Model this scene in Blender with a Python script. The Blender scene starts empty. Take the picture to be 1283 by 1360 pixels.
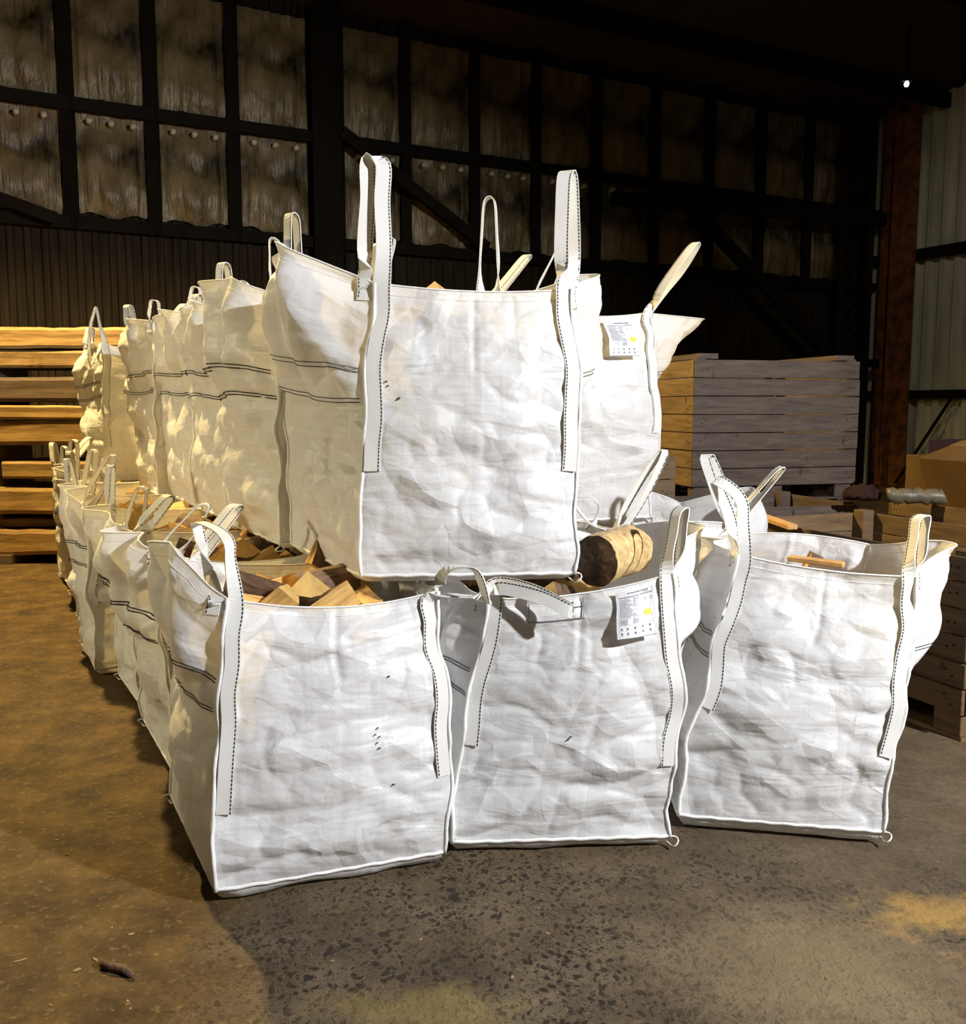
import bpy, bmesh, math, random
from mathutils import Vector, Matrix, Quaternion, noise
V = Vector
S = bpy.context.scene
COL = S.collection

# ------------------------------------------------------------------ camera, light, exposure
cam_d = bpy.data.cameras.new('camera')
cam = bpy.data.objects.new('camera', cam_d); COL.objects.link(cam)
cam.location = (0, 0, 1.65)
cam.rotation_euler = (math.pi / 2 - math.atan(140 / 1250), 0, 0)
cam_d.sensor_fit = 'HORIZONTAL'; cam_d.sensor_width = 36.0; cam_d.lens = 36.0 * 1250 / 1283
cam_d.clip_end = 200
S.camera = cam
S.view_settings.view_transform = 'Standard'; S.view_settings.look = 'None'
S.view_settings.gamma = 1; S.view_settings.use_curve_mapping = False
S.view_settings.exposure = 0.0
w = bpy.data.worlds.new('world'); S.world = w; w.use_nodes = True
w.node_tree.nodes['Background'].inputs[0].default_value = (1.0, 0.8, 0.55, 1)
w.node_tree.nodes['Background'].inputs[1].default_value = 0.014

def lamp(name, kind, loc, power, col, radius, target=None, size=150, blend=.5):
    l = bpy.data.lights.new(name, kind); l.energy = power; l.color = col; l.shadow_soft_size = radius
    o = bpy.data.objects.new(name, l); COL.objects.link(o); o.location = loc
    if kind == 'SPOT':
        l.spot_size = math.radians(size); l.spot_blend = blend
    if target: o.rotation_euler = (V(target) - V(loc)).to_track_quat('-Z', 'Y').to_euler()
    return o
# white work lamp high on the right behind the photographer, yellow hall lamp high at the back left
lamp('white_work_lamp', 'SPOT', (4.85, 0.1, 4.1), 2650, (0.985, 0.99, 1.0), 0.10, (0.8, 3.8, 0.5), 104, .5)
lamp('added_gable_fill', 'SPOT', (5.4, 9.5, 6.8), 260, (1.0, 0.95, 0.8), 0.25, (9.0, 16.5, 2.0), 80, .9)  # added fill that brightens the right wall, not a lamp of the hall
lamp('yellow_hall_lamp', 'SPOT', (-4.6, 8.5, 6.3), 3900, (1.0, 0.72, 0.28), 0.12, (-2.8, 6.8, 0.0), 150, .45)
lamp('added_cream_fill', 'SPOT', (-7.5, 2.6, 3.0), 980, (1.0, 0.85, 0.52), 0.25, (-1.9, 4.9, 1.7), 46, .7)  # added fill for the left faces of the bags, no real source there

# ------------------------------------------------------------------ helpers
def tag(o, label=None, cat=None, group=None, kind=None):
    if label: o['label'] = label
    if cat: o['category'] = cat
    if group: o['group'] = group
    if kind: o['kind'] = kind
    return o
def empty(name, loc, label=None, cat=None, group=None):
    o = bpy.data.objects.new(name, None); o.empty_display_size = .1; COL.objects.link(o); o.location = loc
    return tag(o, label, cat, group)
def link(name, verts, faces, mats, parent=None, smooth=False, mi=None, uv=None, origin=None):
    """mesh given in world coordinates"""
    if origin is None:
        origin = V(parent.location) if parent else (sum((V(v) for v in verts), V()) / max(1, len(verts)))
    else: origin = V(origin)
    base = V()
    if parent:
        p = parent
        while p: base = base + p.location; p = p.parent
        off = base
    else: off = origin
    me = bpy.data.meshes.new(name)
    me.from_pydata([tuple(V(v) - off) for v in verts], [], faces)
    if not isinstance(mats, (list, tuple)): mats = [mats]
    for m in mats: me.materials.append(m)
    if mi: me.polygons.foreach_set('material_index', mi)
    if smooth: me.polygons.foreach_set('use_smooth', [True] * len(me.polygons))
    if uv:
        l = me.uv_layers.new(name='UVMap')
        for lp in me.loops: l.data[lp.index].uv = uv[lp.vertex_index]
    me.update()
    o = bpy.data.objects.new(name, me); COL.objects.link(o)
    if parent: o.parent = parent
    else: o.location = off
    return o

class MB:
    def __init__(s): s.v = []; s.f = []; s.m = []
    def add(s, vs, fs, mi=0):
        n = len(s.v); s.v += [V(v) for v in vs]; s.f += [[i + n for i in f] for f in fs]; s.m += [mi] * len(fs)
    def box(s, c, size, rz=0, M=None, mi=0, bev=0):
        x, y, z = [a / 2 for a in size]
        M = M or Matrix.Rotation(rz, 3, 'Z')
        if bev:
            b = bev; bm = bmesh.new(); bmesh.ops.create_cube(bm, size=1)
            for q in bm.verts: q.co = V((q.co.x * 2 * x, q.co.y * 2 * y, q.co.z * 2 * z))
            bmesh.ops.bevel(bm, geom=bm.edges[:], offset=b, segments=1, affect='EDGES')
            bm.verts.index_update()
            s.add([V(c) + M @ q.co for q in bm.verts], [[q.index for q in f.verts] for f in bm.faces], mi); bm.free(); return s
        co = [V((i * x, j * y, k * z)) for i in (-1, 1) for j in (-1, 1) for k in (-1, 1)]
        s.add([V(c) + M @ q for q in co], [[0, 1, 3, 2], [4, 6, 7, 5], [0, 4, 5, 1], [2, 3, 7, 6], [0, 2, 6, 4], [1, 5, 7, 3]], mi); return s
    def beam(s, a, b, w, h, up=(0, 0, 1), mi=0, bev=0):
        a, b = V(a), V(b); d = (b - a).normalized(); sd = d.cross(V(up))
        if sd.length < 1e-4: sd = d.cross(V((0, 1, 0)))
        sd.normalize(); u = sd.cross(d)
        M = Matrix((d, sd, u)).transposed()
        return s.box((a + b) / 2, ((b - a).length, w, h), M=M, mi=mi, bev=bev)
    def tube(s, pts, r, n=6, mi=0, closed=False):
        pts = [V(p) for p in pts]; N = len(pts); rings = []; base = len(s.v)
        ref = V((0.31, 0.2, 0.93)).normalized()
        for i, p in enumerate(pts):
            a = pts[(i - 1) % N] if (closed or i) else p; b = pts[(i + 1) % N] if (closed or i < N - 1) else p
            t = (b - a); t = t.normalized() if t.length > 1e-9 else V((0, 0, 1))
            x = t.cross(ref)
            if x.length < .1: x = t.cross(V((1, 0, 0)))
            x.normalize(); y = t.cross(x); rr = r[i] if isinstance(r, (list, tuple)) else r
            s.v += [p + (x * math.cos(q * math.tau / n) + y * math.sin(q * math.tau / n)) * rr for q in range(n)]
        for i in range(N if closed else N - 1):
            j = (i + 1) % N
            for q in range(n):
                s.f.append([base + i * n + q, base + i * n + (q + 1) % n, base + j * n + (q + 1) % n, base + j * n + q]); s.m.append(mi)
        if not closed:
            s.f.append([base + q for q in range(n)][::-1]); s.f.append([base + (N - 1) * n + q for q in range(n)]); s.m += [mi, mi]
        return s
    def build(s, name, mats, parent=None, smooth=False, origin=None):
        return link(name, s.v, s.f, mats, parent, smooth, s.m, origin=origin)

def crom(P, n):
    """Catmull-Rom through vectors P, n samples per span"""
    out = []
    Q = [P[0] * 2 - P[1]] + list(P) + [P[-1] * 2 - P[-2]]
    for i in range(1, len(Q) - 2):
        a, b, c, d = Q[i - 1], Q[i], Q[i + 1], Q[i + 2]
        for k in range(n):
            t = k / n
            out.append(.5 * ((2 * b) + (c - a) * t + (2 * a - 5 * b + 4 * c - d) * t * t + (3 * b - a - 3 * c + d) * t ** 3))
    out.append(P[-1]); return out
def sstep(a, b, x):
    t = min(1, max(0, (x - a) / (b - a))); return t * t * (3 - 2 * t)
def lerp(a, b, t): return a + (b - a) * t

# ------------------------------------------------------------------ materials
def mat(name):
    m = bpy.data.materials.new(name); m.use_nodes = True
    nt = m.node_tree; b = nt.nodes['Principled BSDF']
    return m, nt, b
def N(nt, t, **k):
    n = nt.nodes.new(t)
    for a, b in k.items():
        if a.startswith('i_'): n.inputs[int(a[2:])].default_value = b
        else: setattr(n, a, b)
    return n
def ramp(nt, fac, stops):
    r = nt.nodes.new('ShaderNodeValToRGB'); e = r.color_ramp.elements
    while len(e) < len(stops): e.new(.5)
    for i, (p, c) in enumerate(stops): e[i].position = p; e[i].color = (*c, 1) if len(c) == 3 else c
    nt.links.new(fac, r.inputs[0]); return r.outputs[0]
def noisen(nt, vec, scale, detail=4, rough=.55, dist=0):
    n = nt.nodes.new('ShaderNodeTexNoise'); n.inputs['Scale'].default_value = scale
    n.inputs['Detail'].default_value = detail; n.inputs['Roughness'].default_value = rough; n.inputs['Distortion'].default_value = dist
    if vec: nt.links.new(vec, n.inputs['Vector'])
    return n.outputs[0]
def mapping(nt, vec, scale=(1, 1, 1), rot=(0, 0, 0)):
    m = nt.nodes.new('ShaderNodeMapping'); m.inputs['Scale'].default_value = scale; m.inputs['Rotation'].default_value = rot
    nt.links.new(vec, m.inputs['Vector']); return m.outputs[0]
def mixc(nt, f, a, b, mode='MIX'):
    m = nt.nodes.new('ShaderNodeMix'); m.data_type = 'RGBA'; m.blend_type = mode
    if isinstance(f, (int, float)): m.inputs[0].default_value = f
    else: nt.links.new(f, m.inputs[0])
    for i, x in ((6, a), (7, b)):
        if isinstance(x, tuple): m.inputs[i].default_value = (*x, 1)
        else: nt.links.new(x, m.inputs[i])
    return m.outputs[2]
def mth(nt, op, a, b=None, clamp=False):
    m = nt.nodes.new('ShaderNodeMath'); m.operation = op; m.use_clamp = clamp
    for i, x in ((0, a), (1, b)):
        if x is None: continue
        if isinstance(x, (int, float)): m.inputs[i].default_value = x
        else: nt.links.new(x, m.inputs[i])
    return m.outputs[0]
def bump(nt, h, strength, dist, prev=None):
    b = nt.nodes.new('ShaderNodeBump'); b.inputs['Strength'].default_value = strength; b.inputs['Distance'].default_value = dist
    nt.links.new(h, b.inputs['Height'])
    if prev: nt.links.new(prev, b.inputs['Normal'])
    return b.outputs[0]
def coord(nt, which='Object'):
    return nt.nodes.new('ShaderNodeTexCoord').outputs[which]
def plain(name, col, rough=.6, metal=0, var=.15, scale=8, bmp=0, stretch=(1, 1, 1)):
    m, nt, b = mat(name); c = mapping(nt, coord(nt), stretch)
    n = noisen(nt, c, scale, 5)
    lo = tuple(a * (1 - var) for a in col); hi = tuple(min(1, a * (1 + var)) for a in col)
    nt.links.new(ramp(nt, n, [(.3, lo), (.7, hi)]), b.inputs['Base Color'])
    b.inputs['Roughness'].default_value = rough; b.inputs['Metallic'].default_value = metal
    if rough >= .7: b.inputs['Specular IOR Level'].default_value = .12
    if bmp: nt.links.new(bump(nt, n, bmp, .01), b.inputs['Normal'])
    return m

def fabric_mat():
    m, nt, b = mat('woven_fabric'); uv = coord(nt, 'UV')
    L = nt.links
    d = nt.nodes.new('ShaderNodeTexNoise'); d.inputs['Scale'].default_value = 3.0; d.inputs['Detail'].default_value = 2
    L.new(uv, d.inputs['Vector'])
    vm = nt.nodes.new('ShaderNodeVectorMath'); vm.operation = 'MULTIPLY_ADD'
    L.new(d.outputs['Color'], vm.inputs[0]); vm.inputs[1].default_value = (.14, .14, 0); L.new(uv, vm.inputs[2])
    v1 = N(nt, 'ShaderNodeTexVoronoi', feature='F1', distance='CHEBYCHEV'); v1.inputs['Scale'].default_value = 3.1
    L.new(mapping(nt, vm.outputs[0], (.8, 1.1, 1), (0, 0, .5)), v1.inputs['Vector'])
    v2 = N(nt, 'ShaderNodeTexVoronoi', feature='F1', distance='CHEBYCHEV'); v2.inputs['Scale'].default_value = 7.0
    L.new(mapping(nt, vm.outputs[0], (.8, 1.25, 1), (0, 0, -.9)), v2.inputs['Vector'])
    wr = noisen(nt, mapping(nt, uv, (1.0, 3.6, 1), (0, 0, .14)), 2.0, 3, .5, .5)
    wr2 = noisen(nt, mapping(nt, uv, (1.0, 1.0, 1), (0, 0, .7)), 16, 4, .6, .5)
    n = bump(nt, v1.outputs['Distance'], .75, .075)
    n = bump(nt, v2.outputs['Distance'], .45, .028, n)
    n = bump(nt, wr, .42, .05, n)
    n = bump(nt, wr2, .45, .007, n)
    wx = N(nt, 'ShaderNodeTexWave', bands_direction='X', i_1=95.0); wy = N(nt, 'ShaderNodeTexWave', bands_direction='Y', i_1=95.0)
    L.new(uv, wx.inputs[0]); L.new(uv, wy.inputs[0])
    wv = mth(nt, 'MAXIMUM', wx.outputs['Fac'], wy.outputs['Fac'])
    n = bump(nt, wv, .12, .002, n)
    threads = noisen(nt, mapping(nt, uv, (60, 1.3, 1)), 1.0, 3)
    threads2 = noisen(nt, mapping(nt, uv, (1.3, 60, 1)), 1.0, 3)
    f = mth(nt, 'MULTIPLY', threads, threads2)
    dirt = noisen(nt, coord(nt), 2.2, 6, .65)
    c = ramp(nt, f, [(.12, (.78, .78, .79)), (.36, (.88, .88, .89))])
    c = mixc(nt, mth(nt, 'MULTIPLY', ramp(nt, dirt, [(.55, (0, 0, 0)), (.8, (1, 1, 1))]), .2), c, (.70, .67, .60))
    L.new(c, b.inputs['Base Color']); L.new(n, b.inputs['Normal'])
    b.inputs['Roughness'].default_value = .42; b.inputs['Specular IOR Level'].default_value = .45
    tr = nt.nodes.new('ShaderNodeBsdfTranslucent'); tr.inputs[0].default_value = (.85, .82, .72, 1); L.new(n, tr.inputs['Normal'])
    mx = nt.nodes.new('ShaderNodeMixShader'); mx.inputs[0].default_value = .2
    out = nt.nodes['Material Output']
    L.new(b.outputs[0], mx.inputs[1]); L.new(tr.outputs[0], mx.inputs[2]); L.new(mx.outputs[0], out.inputs['Surface'])
    return m
FAB = fabric_mat()
def strap_mat():
    m, nt, b = mat('webbing'); uv = coord(nt, 'UV')
    wx = N(nt, 'ShaderNodeTexWave', bands_direction='DIAGONAL', i_1=120.0); nt.links.new(uv, wx.inputs[0])
    nt.links.new(ramp(nt, wx.outputs['Fac'], [(0, (.72, .71, .68)), (1, (.86, .85, .82))]), b.inputs['Base Color'])
    nt.links.new(bump(nt, wx.outputs['Fac'], .4, .002), b.inputs['Normal'])
    b.inputs['Roughness'].default_value = .65
    return m
STRAP = strap_mat()
PIPING = plain('white_piping', (.84, .84, .82), .6, var=.08, scale=30, bmp=.3)
THREAD = plain('black_thread', (.02, .02, .025), .7)
TIE = plain('tie_string', (.8, .8, .76), .6)
PAPER = plain('label_paper', (.82, .83, .86), .35, var=.03)
INK = plain('grey_ink', (.16, .17, .2), .6)
BLACK = plain('black_ink', (.015, .015, .02), .5)
YELLOW = plain('yellow_ink', (.85, .70, .02), .5)
GREEN = plain('green_ink', (.05, .22, .12), .5)

def wood_mat(name, lo, hi, grain=(1, 1, 14), scale=6, knots=True, rough=.65, bmp=.35):
    m, nt, b = mat(name); c = coord(nt)
    info = nt.nodes.new('ShaderNodeObjectInfo')
    vm = nt.nodes.new('ShaderNodeVectorMath'); vm.operation = 'MULTIPLY_ADD'
    nt.links.new(info.outputs['Random'], vm.inputs[0]); vm.inputs[1].default_value = (7, 13, 5); nt.links.new(c, vm.inputs[2])
    n = noisen(nt, mapping(nt, vm.outputs[0], grain), scale, 6, .62, .6)
    n2 = noisen(nt, vm.outputs[0], 2.2, 3)
    col = ramp(nt, n, [(.28, lo), (.62, hi)])
    dk = nt.nodes.new('ShaderNodeHueSaturation'); nt.links.new(col, dk.inputs['Color'])
    v = mth(nt, 'ADD', mth(nt, 'MULTIPLY', info.outputs['Random'], .35), mth(nt, 'MULTIPLY', n2, .5)); v = mth(nt, 'ADD', v, .55)
    nt.links.new(v, dk.inputs['Value']); col = dk.outputs[0]
    if knots:
        vo = N(nt, 'ShaderNodeTexVoronoi', feature='F1'); vo.inputs['Scale'].default_value = 2.6
        nt.links.new(mapping(nt, vm.outputs[0], tuple(max(1, 2.2 if g == min(grain) else .8) * 1.0 for g in grain)), vo.inputs['Vector'])
        col = mixc(nt, ramp(nt, vo.outputs['Distance'], [(.05, (.8, .8, .8)), (.11, (0, 0, 0))]), col, tuple(a * .25 for a in lo))
    nt.links.new(col, b.inputs['Base Color']); nt.links.new(bump(nt, n, bmp, .006), b.inputs['Normal'])
    b.inputs['Roughness'].default_value = rough
    return m
SPLIT = wood_mat('split_wood', (.38, .20, .05), (.72, .46, .15), (6, 6, 1), 9)
BARK = wood_mat('bark', (.05, .03, .018), (.20, .12, .07), (3, 3, 1), 14, False, .85, .9)
ENDW = plain('log_end_wood', (.60, .38, .13), .7, var=.25, scale=14, bmp=.3)

# ------------------------------------------------------------------ bulk bags
class Bag:
    """bottom / top: four world corners front-left, front-right, back-right, back-left"""
    def __init__(s, bottom, top, ears=None, sag=(.03, .03, .03, .03), seed=0, bulge=.055, res=40, amp=1.0, lean=None):
        s.b = [V(p) for p in bottom]; s.t = [V(p) for p in top]; s.ears = ears or {}; s.sag = sag
        s.seed = seed; s.bulge = bulge; s.res = res; s.amp = amp
        s.cen = sum(s.b, V()) / 4; s.cen.z = 0; s.H = sum((a - b).length for a, b in zip(s.t, s.b)) / 4
        s.ctop = sum(s.t, V()) / 4
    def corner(s, k, v):
        k %= 4; b, t = s.b[k], s.t[k]
        o = (b - s.cen); o.z = 0; o.normalize()
        p = b.lerp(t, v)
        q = V((k * 7.3 + s.seed, v * 3.1, 1.7))
        w = min(1, v / .1) * min(1, (1 - v) / .12)
        p += o * (math.sin(math.pi * min(1, v * 1.05)) * s.bulge * .45)
        p += o * noise.noise(q) * .035 * w * s.amp
        p += o * noise.noise(q * 3.3) * .016 * w * s.amp
        d = V((-o.y, o.x, 0)); p += d * noise.noise(q * 1.7 + V((9, 0, 0))) * .03 * w * s.amp
        return p
    def normal(s, k, v):
        a = s.corner(k, v); b = s.corner(k + 1, v); e = b - a
        return V((e.y, -e.x, 0)).normalized()
    def P(s, k, u, v, disp=True):
        a = s.corner(k, v); b = s.corner(k + 1, v); n = s.normal(k, v); p = a.lerp(b, u)
        W = (b - a).length
        fill = math.sin(math.pi * min(1, max(0, v / .97))) if v < .97 else 0
        s4 = max(0, math.sin(math.pi * u))
        p += n * s.bulge * 1.1 * s4 ** .8 * max(0, fill) ** .7
        e = s.ears.get(k)
        if e:
            v0 = e.get('v0', .6); ue = e.get('ue', .28); ue2 = e.get('ue2', ue)
            w = max(0, (v - v0) / (1 - v0))
            fa = .22 + .78 * w; prof = min(1, u / (ue * fa)) * min(1, (1 - u) / (ue2 * fa))
            prof = prof * prof * (3 - 2 * prof) * .5 + prof * .5
            c = e.get('curl', 0)
            p += n * e['out'] * prof * (.5 * (1.04 * math.sin(min(w * 1.22, 1.12) * math.pi / 2) - .06 * w) + .5 * w) if e.get('round', 1) else n * e['out'] * prof * w
            up = e.get('up', 0) + e.get('tilt', 0) * (u - .5)
            p += V((0, 0, 1)) * up * prof * w ** 1.3
            p += (b - a).normalized() * e.get('shift', 0) * prof * w
            if c: 
                p += V((0, 0, -1)) * c * prof * max(0, w - .7) / .3
            rd = (V((p.x, p.y, 0)) - V((a.x, a.y, 0))).length
            fan = (u - .5) / (.35 + .65 * w)
            p += n * .034 * w * prof * math.sin(fan * 13 + s.seed) * s.amp
            p += n * -.05 * w * prof * max(0, 1 - abs(fan - .22 * math.sin(s.seed * 2.3)) * 9) * s.amp
        else:
            p.z -= s.sag[k] * 4 * u * (1 - u) * sstep(.72, 1, v)
        if disp:
            ed = min(1, u / .07) * min(1, (1 - u) / .07) * min(1, v / .05)
            top = min(1, (1 - v) / .04) * .7 + .3
            q = V((u * W + k * 5.1 + s.seed * 1.37, v * s.H, k * 2.2 + s.seed))
            d = .020 * noise.noise(V((q.x * 1.9, q.y * 2.6, q.z)))
            r = abs(noise.noise(V((q.x * 1.5 + 4 - q.y * .5, q.y * 4.2, q.z + 3)))); d -= .014 * (1 - r) ** 5 - .004
            r = abs(noise.noise(V((q.x * 5 + q.y * 3, q.y * 6 - q.x * 2.5, q.z + 8)))); d -= .008 * (1 - r) ** 6
            f = noise.voronoi(V((q.x * 3.1 + .4 * q.y, q.y * 4.1, q.z * .1)), distance_metric='DISTANCE')[0]
            d += .020 * (min(.5, f[1] - f[0]) - .2)
            d += .0018 * noise.noise(V((q.x * 14, q.y * 16, q.z)))
            if not s.ears.get(k): d += .006 * sstep(.3, 0, abs(u - .5) * 10) * (-1 if v > .7 else -.2)
            if s.ears.get(k):
                d *= 1.5
                d += .022 * noise.noise(V((q.x * 5.5, q.y * 1.1, q.z + 20))) - .016 * (1 - abs(noise.noise(V((q.x * 3.5 + q.y * .8, q.y * .9, q.z + 31))))) ** 6
            p += n * d * ed * top * s.amp
            if v < .12: p.z += .014 * noise.noise(V((u * 5, k + s.seed, 2))) * (1 - v / .12) * ed
        return p

def bag_object(bag, label, group, hero=False, loops=None, base_z=0.0, thread_panels=(1, 3), name='bulk_bag', tie=(0, 1), seamr=.0075):
    root = empty(name, (bag.cen.x, bag.cen.y, base_z), label, 'bulk bag', group)
    R = bag.res; RV = int(R * 1.15); vs = []; fs = []; uv = []
    for k in range(4):
        base = len(vs); Wd = (bag.b[(k + 1) % 4] - bag.b[k]).length
        for j in range(RV + 1):
            for i in range(R + 1):
                vs.append(bag.P(k, i / R, j / RV)); uv.append((k * 1.37 + bag.seed * .7 + i / R * Wd, j / RV * bag.H + bag.seed * .31))
        for j in range(RV):
            for i in range(R):
                a = base + j * (R + 1) + i; fs.append([a, a + 1, a + R + 2, a + R + 1])
    # base: tucked under below the bottom seam
    ring = [bag.P(k, i / 10, 0) for k in range(4) for i in range(10)]
    n = len(ring); c = sum(ring, V()) / n; base = len(vs)
    rows = [(1.0, None), (.985, .62), (.94, .22), (.86, 0.0), (.5, 0.0)]
    for f, zz in rows:
        for i, p in enumerate(ring):
            q = c + (p - c) * f
            q = V((q.x, q.y, p.z if zz is None else base_z + (p.z - base_z) * zz + .003))
            if f == .94: q += (p - c).normalized() * .035 * noise.noise(V((i * .4, bag.seed, 0)))
            vs.append(q); uv.append((q.x, q.y))
    for r in range(len(rows) - 1):
        for i in range(n):
            fs.append([base + r * n + i, base + (r + 1) * n + i, base + (r + 1) * n + (i + 1) % n, base + r * n + (i + 1) % n])
    fs.append([base + (len(rows) - 1) * n + i for i in range(n)][::-1])
    link('fabric_body', vs, fs, FAB, root, True, uv=uv)
    # corner seams
    for k in range(4):
        m = MB(); m.tube([bag.corner(k, v / 40) + (bag.corner(k, v / 40) - bag.ctop).normalized() * .003 for v in range(41)], [seamr * (1 + .35 * noise.noise(V((v * .6, k, bag.seed)))) for v in range(41)], 6)
        m.build('corner_seam', PIPING, root, True)
    m = MB(); m.tube([bag.P(k, i / 24, 0) + V((0, 0, .002 * math.sin(i * 2.1 + k))) for k in range(4) for i in range(24)], seamr * .95, 6, closed=True)
    m.build('bottom_seam', PIPING, root, True)
    m = MB(); m.tube([bag.P(k, i / R, 1) for k in range(4) for i in range(R)], .0035, 5, closed=True)
    for k in (0, 1, 2, 3):
        m.tube([bag.P(k, u / R, .965) + bag.normal(k, .95) * .001 for u in range(1, R)], .0014, 4)
    m.build('top_hem', PIPING, root, True)
    # double rows of dark stitching across the side panels
    rt = .0017 if hero else .0026
    for k in thread_panels:
        m = MB()
        for v in (.60, .612, .70, .712):
            uu = [i / 40 for i in range(0, 40)]
            m.tube([bag.P(k, u, v + .014 * math.sin(u * 5 + k + bag.seed)) + bag.normal(k, v) * (.004 if hero else .008) for u in uu], rt, 4)
        tag(m.build('side_stitching', THREAD, root), 'double rows of black stitching')
    # lifting loops
    loops = loops or {}
    rnd = random.Random(bag.seed * 7 + 1)
    for k in range(4):
        sp = loops.get(k, {})
        if sp is None: continue
        kp = k; ks = (k - 1) % 4
        c0 = bag.t[k]; inward = (bag.ctop - c0); inward.z = 0; inward.normalize()
        u0 = sp.get('u', .040); lowf = sp.get('low', .36); low = lowf if k % 2 == 0 else sp.get('low2', .93); wd = sp.get('w', .05)
        lows = lowf if k % 2 else sp.get('low2', .93)
        Pf = [bag.P(kp, u0, v) + bag.normal(kp, v) * .007 for v in [lerp(low, .985, i / 7) for i in range(8)]]
        Ps = [bag.P(ks, 1 - u0, v) + bag.normal(ks, v) * .007 for v in [lerp(lows, .985, i / 7) for i in range(8)]][::-1]
        wf = bag.P(kp, u0 + .08, .8, False) - bag.P(kp, u0, .8, False); wf.z = 0; wf.normalize()
        ws = bag.P(ks, 1 - u0 - .08, .8, False) - bag.P(ks, 1 - u0, .8, False); ws.z = 0; ws.normalize()
        wi = V(sp['W']).normalized() if 'W' in sp else (wf + ws).normalized()
        a, b = Pf[-1], Ps[0]
        if 'path' in sp: mid = [V(p) for p in sp['path']]
        else:
            ax = V(sp['apex']) if 'apex' in sp else (a + b) / 2 + V((rnd.uniform(-.12, .12), rnd.uniform(-.12, .12), rnd.uniform(.2, .33)))
            g = sp.get('gap', .022); d = (b - a).normalized()
            bw = sp.get('bow', .02)
            mid = [a.lerp(ax, .35) - d * bw, a.lerp(ax, .7) - d * bw * 1.2, ax - d * g, ax + d * g, b.lerp(ax, .7) + d * bw * 1.2, b.lerp(ax, .35) + d * bw]
        pts = Pf + mid + Ps
        Ws = [wf] * len(Pf) + [wi] * len(mid) + [ws] * len(Ps)
        n = 5 if hero else 3
        C = crom(pts, n); Wc = crom(Ws, n)
        th = .0022; vs = []; fs = []; uv = []; L = 0; fr = []
        for i, p in enumerate(C):
            t = C[min(i + 1, len(C) - 1)] - C[max(i - 1, 0)]; t.normalize()
            if i: L += (p - C[i - 1]).length
            wv = Wc[i] - t * Wc[i].dot(t); wv.normalize(); nn = t.cross(wv); fr.append((p, t, wv, nn, L))
            for (x, y) in ((-wd / 2, -th), (wd / 2, -th), (wd / 2, th), (-wd / 2, th)):
                vs.append(p + wv * x + nn * y); uv.append((x * 1.0 + y, L))
        for i in range(len(C) - 1):
            for q in range(4):
                a_ = i * 4 + q; b_ = i * 4 + (q + 1) % 4; fs.append([a_, b_, b_ + 4, a_ + 4])
        fs += [[0, 3, 2, 1], [len(vs) - 4, len(vs) - 3, len(vs) - 2, len(vs) - 1]]
        lo = link('lifting_loop', vs, fs, STRAP, root, False, uv=uv)
        # stitching along the webbing
        m = MB(); step = .0135 if hero else .03; dash = .0095 if hero else .024; pos = 0; i = 0; tot = fr[-1][4]
        while pos < tot - dash:
            def at(x):
                j = 0
                lo_, hi_ = 0, len(fr) - 1
                while hi_ - lo_ > 1:
                    mid_ = (lo_ + hi_) // 2
                    if fr[mid_][4] <= x: lo_ = mid_
                    else: hi_ = mid_
                t = (x - fr[lo_][4]) / max(1e-6, fr[hi_][4] - fr[lo_][4])
                return [fr[lo_][q].lerp(fr[hi_][q], t) for q in range(4)]
            A = at(pos); B = at(pos + dash)
            off = wd * .40
            for sgn, hw in ((1, .0022 if hero else .002),):
                p0 = A[0] + A[2] * off * sgn; p1 = B[0] + B[2] * off * sgn
                h = th + .0007; cs = []
                for p_, F_ in ((p0, A), (p1, B)):
                    for x, y in ((-hw, -h), (hw, -h), (hw, h), (-hw, h)): cs.append(p_ + F_[2] * x + F_[3] * y)
                m.add(cs, [[0, 3, 2, 1], [4, 5, 6, 7], [0, 1, 5, 4], [1, 2, 6, 5], [2, 3, 7, 6], [3, 0, 4, 7]])
            pos += step
        tag(m.build('webbing_stitching', THREAD, lo), 'black edge stitching')
    for k in tie:
        p = bag.corner(k, 0); o = (p - bag.cen); o.z = 0; o.normalize()
        pts = [p + o * (.004 + .028 * math.sin(a)) + V((0, 0, -.016 + .018 * math.cos(a))) + V((-o.y, o.x, 0)) * .012 * math.sin(2 * a) for a in [i / 14 * math.tau for i in range(14)]]
        zmin = min(q.z for q in pts)
        if base_z < .01 and zmin < .004: pts = [q + V((0, 0, .004 - zmin)) for q in pts]
        m = MB(); m.tube(pts, .0035, 5, closed=True); m.build('tie_loop', TIE, root, True)
    bag.root = root
    return root

def panel_grid(bag, k, u0, u1, v0, v1, nx, ny, off):
    """points on a sheet fixed to a panel; off(s,t) = stand-off from the fabric, t runs downwards"""
    out = []
    for j in range(ny + 1):
        for i in range(nx + 1):
            s_, t_ = i / nx, j / ny
            out.append((bag.P(k, lerp(u0, u1, s_), lerp(v1, v0, t_), False)) + bag.normal(k, .9) * off(s_, t_))
    return out

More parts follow.
